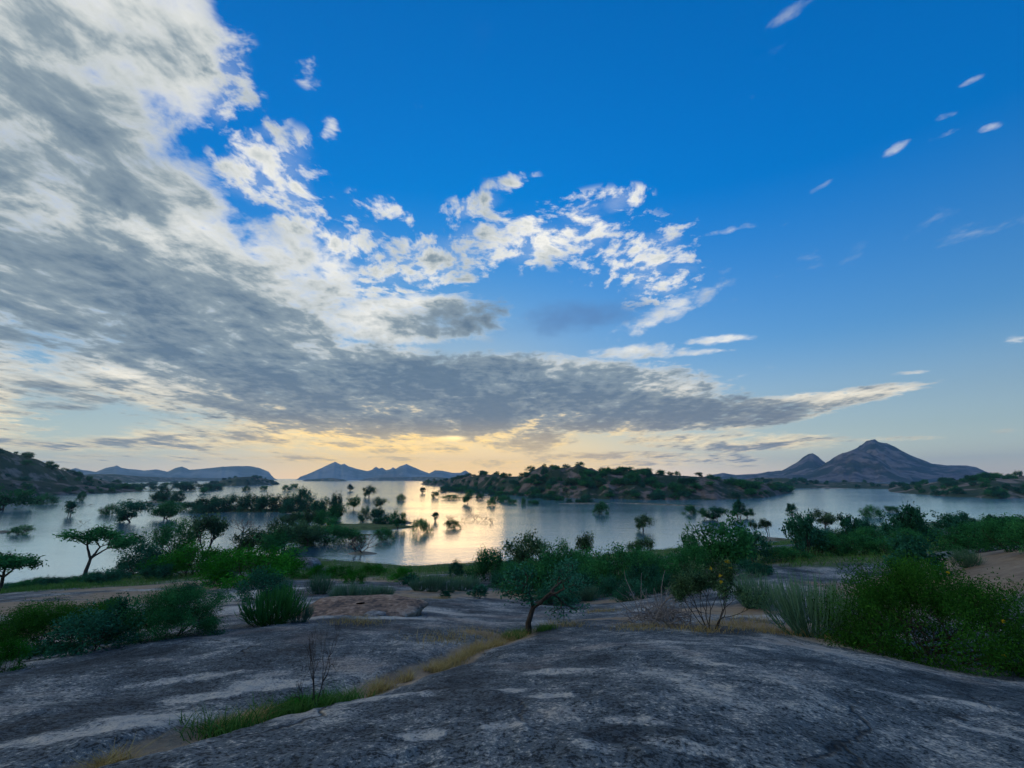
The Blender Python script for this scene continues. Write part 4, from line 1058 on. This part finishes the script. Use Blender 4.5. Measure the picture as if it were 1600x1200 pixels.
# dry grass filling the furrow
t = rg.uniform(0.0, 1.0, 9000) ** 0.8; k = np.clip((t * (len(FURROW) - 1)).astype(int), 0, len(FURROW) - 2); f = t * (len(FURROW) - 1) - k
fa = np.array([(q.x, q.y) for q in FURROW]); base = fa[k] * (1 - f)[:, None] + fa[k + 1] * f[:, None]
base += rg.normal(0, 1, (9000, 2)) * (0.03 + 0.06 * t)[:, None]
keep = fbm(base[:, 0] * 1.6, base[:, 1] * 1.6, 2, 77) - 0.02 + 0.28 * t > 0
base = base[keep]
blades('dry_grass', np.column_stack([base, ground_z(base[:, 0], base[:, 1])]), 0.09, 0.003, L_DRY, 1, 'strip of straw coloured dry grass growing in the furrow between the two rock domes', 'grass')
def tufts(spots, n, r, seed):
    g_ = np.random.default_rng(seed); P_ = []
    for px, py in spots:
        c = ground(px, py); d = math.hypot(c.x, c.y)
        P_.append(np.array([c.x, c.y]) + g_.normal(0, r, (n, 2)) * np.array([1, 1.0]))
    P_ = np.concatenate(P_); z = ground_z(P_[:, 0], P_[:, 1])
    return np.column_stack([P_, z])
blades('green_grass', tufts([(470, 1097), (500, 1090), (450, 1100), (530, 1080), (800, 990), (812, 986), (850, 986), (350, 1128)], 420, 0.12, 2), 0.11, 0.004, L_GRASS, 2, 'short green grass tufts at the foot of the twig and the leaning sapling', 'grass')
blades('dry_tufts', tufts([(700, 1000), (760, 992), (880, 982), (1095, 985), (1150, 975), (1190, 985), (1240, 990), (620, 962), (560, 978), (640, 940), (690, 938), (1180, 970), (1000, 985), (940, 958), (1330, 1005)], 260, 0.34, 3), 0.12, 0.004, L_DRY, 3, 'thin straw coloured tufts scattered along the rock crest', 'grass')
def spread(n, seed, lo, hi):
    g_ = np.random.default_rng(seed)
    az = g_.uniform(math.radians(-50), math.radians(50), n); d = np.sqrt(g_.uniform(lo ** 2, hi ** 2, n))
    P_ = np.stack([d * np.sin(az), d * np.cos(az)], -1)
    z = ground_z(P_[:, 0], P_[:, 1])
    m = np.maximum(blob_mask(P_[:, 0], P_[:, 1], GRASS), 0.75 * np.exp(-((z - 0.8) / 1.6) ** 2)) + fbm(P_[:, 0] * 0.5, P_[:, 1] * 0.5, 4, 31) * 0.8
    ok = (m > 0.5) & (z > 0.03)
    return np.column_stack([P_, z])[ok]
blades('bank_grass', spread(150000, 4, 28, 130), 0.32, 0.02, L_GRASS, 4, 'rough green grass covering the bank down to the water', 'grass')

# low shoreline scrub on the left point
for i, px in enumerate(range(5, 190, 14)):
    b = 922 - px * 0.085 + (i % 3)
    plant('dark' if i % 2 else 'bush', px, b, b - 9 - (i * 7 % 6), 26, 'low scrub in the dark hedge along the left point', 'low hedge on the left point')

# ------------------------------------------------------------------ rocks
def boulder(px, py, w, h, depth, label, seed, mat, rot=0.0, flat=0.6, name='boulder'):
    """w, h in pixels, depth in metres: a rounded, cracked block resting in the ground"""
    p = on_ground(px, py); k = m_per_px(p, px, py); W, H = w * k / 2, h * k
    nu, nv = 40, 22
    U = np.linspace(0, 2 * math.pi, nu + 1)[:-1][None]; V = np.linspace(0.02, math.pi * 0.62, nv)[:, None]
    sx, sz = np.sin(V), np.cos(V)
    sq = lambda c, e: np.sign(c) * np.abs(c) ** e
    x, y, z = sq(np.cos(U), 0.75) * sx ** 0.7 * W, sq(np.sin(U), 0.75) * sx ** 0.7 * depth, sq(sz, flat) * H * np.ones_like(U)
    n = fbm(x / W * 1.7 + seed, y / depth * 1.7 + z / H, 4, seed)
    m = 1 + 0.45 * n
    x, y, z = x * m, y * m, z * (1 + 0.35 * fbm(x / W * 2 + 5, y / depth * 2, 4, seed + 3)) - 0.05 * H
    o = mesh_obj(name, np.stack([x, y, z], -1).reshape(-1, 3), np.concatenate([grid_faces(nv, nu, wrap=True)]), mat)
    o.location = p; o.rotation_euler = (0, 0, rot)
    o['label'] = label; o['category'] = 'rock'
    return o
m_red, nt, out = new_mat('reddish_granite')
P = position(nt)
rn = noise(nt, P, 7.0, 6.0, 0.65); rn2 = noise(nt, mapping(nt, P, scale=(0.5, 0.5, 3)), 2.0, 5.0, 0.6)
rc = ramp(nt, (rn - 0.5) * 1.5 + (rn2 - 0.5) * 1.5 + 0.5, [(0.2, (0.07, 0.055, 0.05)), (0.5, (0.26, 0.165, 0.11)), (0.8, (0.46, 0.34, 0.25))])
principled(nt, out, rc, 0.88, 0.25, bump(nt, rn + rn2, 0.9, 0.06))
m_grey, nt, out = new_mat('grey_granite')
P = position(nt)
rn = noise(nt, P, 9.0, 6.0, 0.68); rn2 = noise(nt, P, 1.6, 5.0, 0.6)
rc = ramp(nt, (rn - 0.5) * 1.5 + (rn2 - 0.5) * 1.5 + 0.5, [(0.2, (0.06, 0.065, 0.07)), (0.5, (0.18, 0.18, 0.175)), (0.8, (0.42, 0.40, 0.36))])
principled(nt, out, rc, 0.88, 0.25, bump(nt, rn + rn2, 0.9, 0.06))
boulder(562, 962, 190, 15, 1.3, 'flat reddish granite slab split by a dark crack on the rock shelf', 3, m_red, 0.10, 0.45, 'rock_slab')
boulder(474, 886, 50, 13, 1.6, 'rounded grey rock at the water edge under the dark bush', 5, m_grey)
boulder(1352, 985, 34, 18, 0.35, 'pale buff stone tucked under the big feathery bush', 7, m_grey)
boulder(1372, 1012, 62, 14, 0.4, 'long grey stone lying under the big feathery bush', 8, m_grey)
boulder(1130, 896, 80, 16, 1.2, 'grey granite hump behind the yellow flowered shrub', 9, m_grey)
boulder(1052, 905, 46, 22, 1.2, 'rounded grey boulder among the thicket bushes', 10, m_grey)
boulder(585, 967, 34, 6, 0.25, 'small flat stone on the rock shelf in front of the reddish slab', 12, m_grey)

# driftwood at the right edge of the near rock
polys = []
rd = np.random.default_rng(21)
for i in range(26):
    q = np.array([rd.uniform(-0.9, 0.6), rd.uniform(-0.12, 0.12), rd.uniform(0.02, 0.16)]); d = unit(np.array([1.0, rd.normal(0, 0.25), rd.normal(0.05, 0.22)])); pts = [q]
    for j in range(7):
        d = unit(d + rd.normal(0, 0.13, 3)); q = q + d * rd.uniform(0.05, 0.14); q[2] = max(q[2], 0.0); pts.append(q)
    r = rd.uniform(0.008, 0.03); polys.append((np.array(pts), np.linspace(r, r * 0.4, 8)))
v, f = tubes(polys, 5)
dw = mesh_obj('fallen_branch', v, f, DARKWOOD)
dw.location = on_ground(1545, 1047); dw.rotation_euler = (0, 0, -0.75)
dw['label'] = 'pile of dark fallen branches on the rock beside the big feathery bush'; dw['category'] = 'branch'
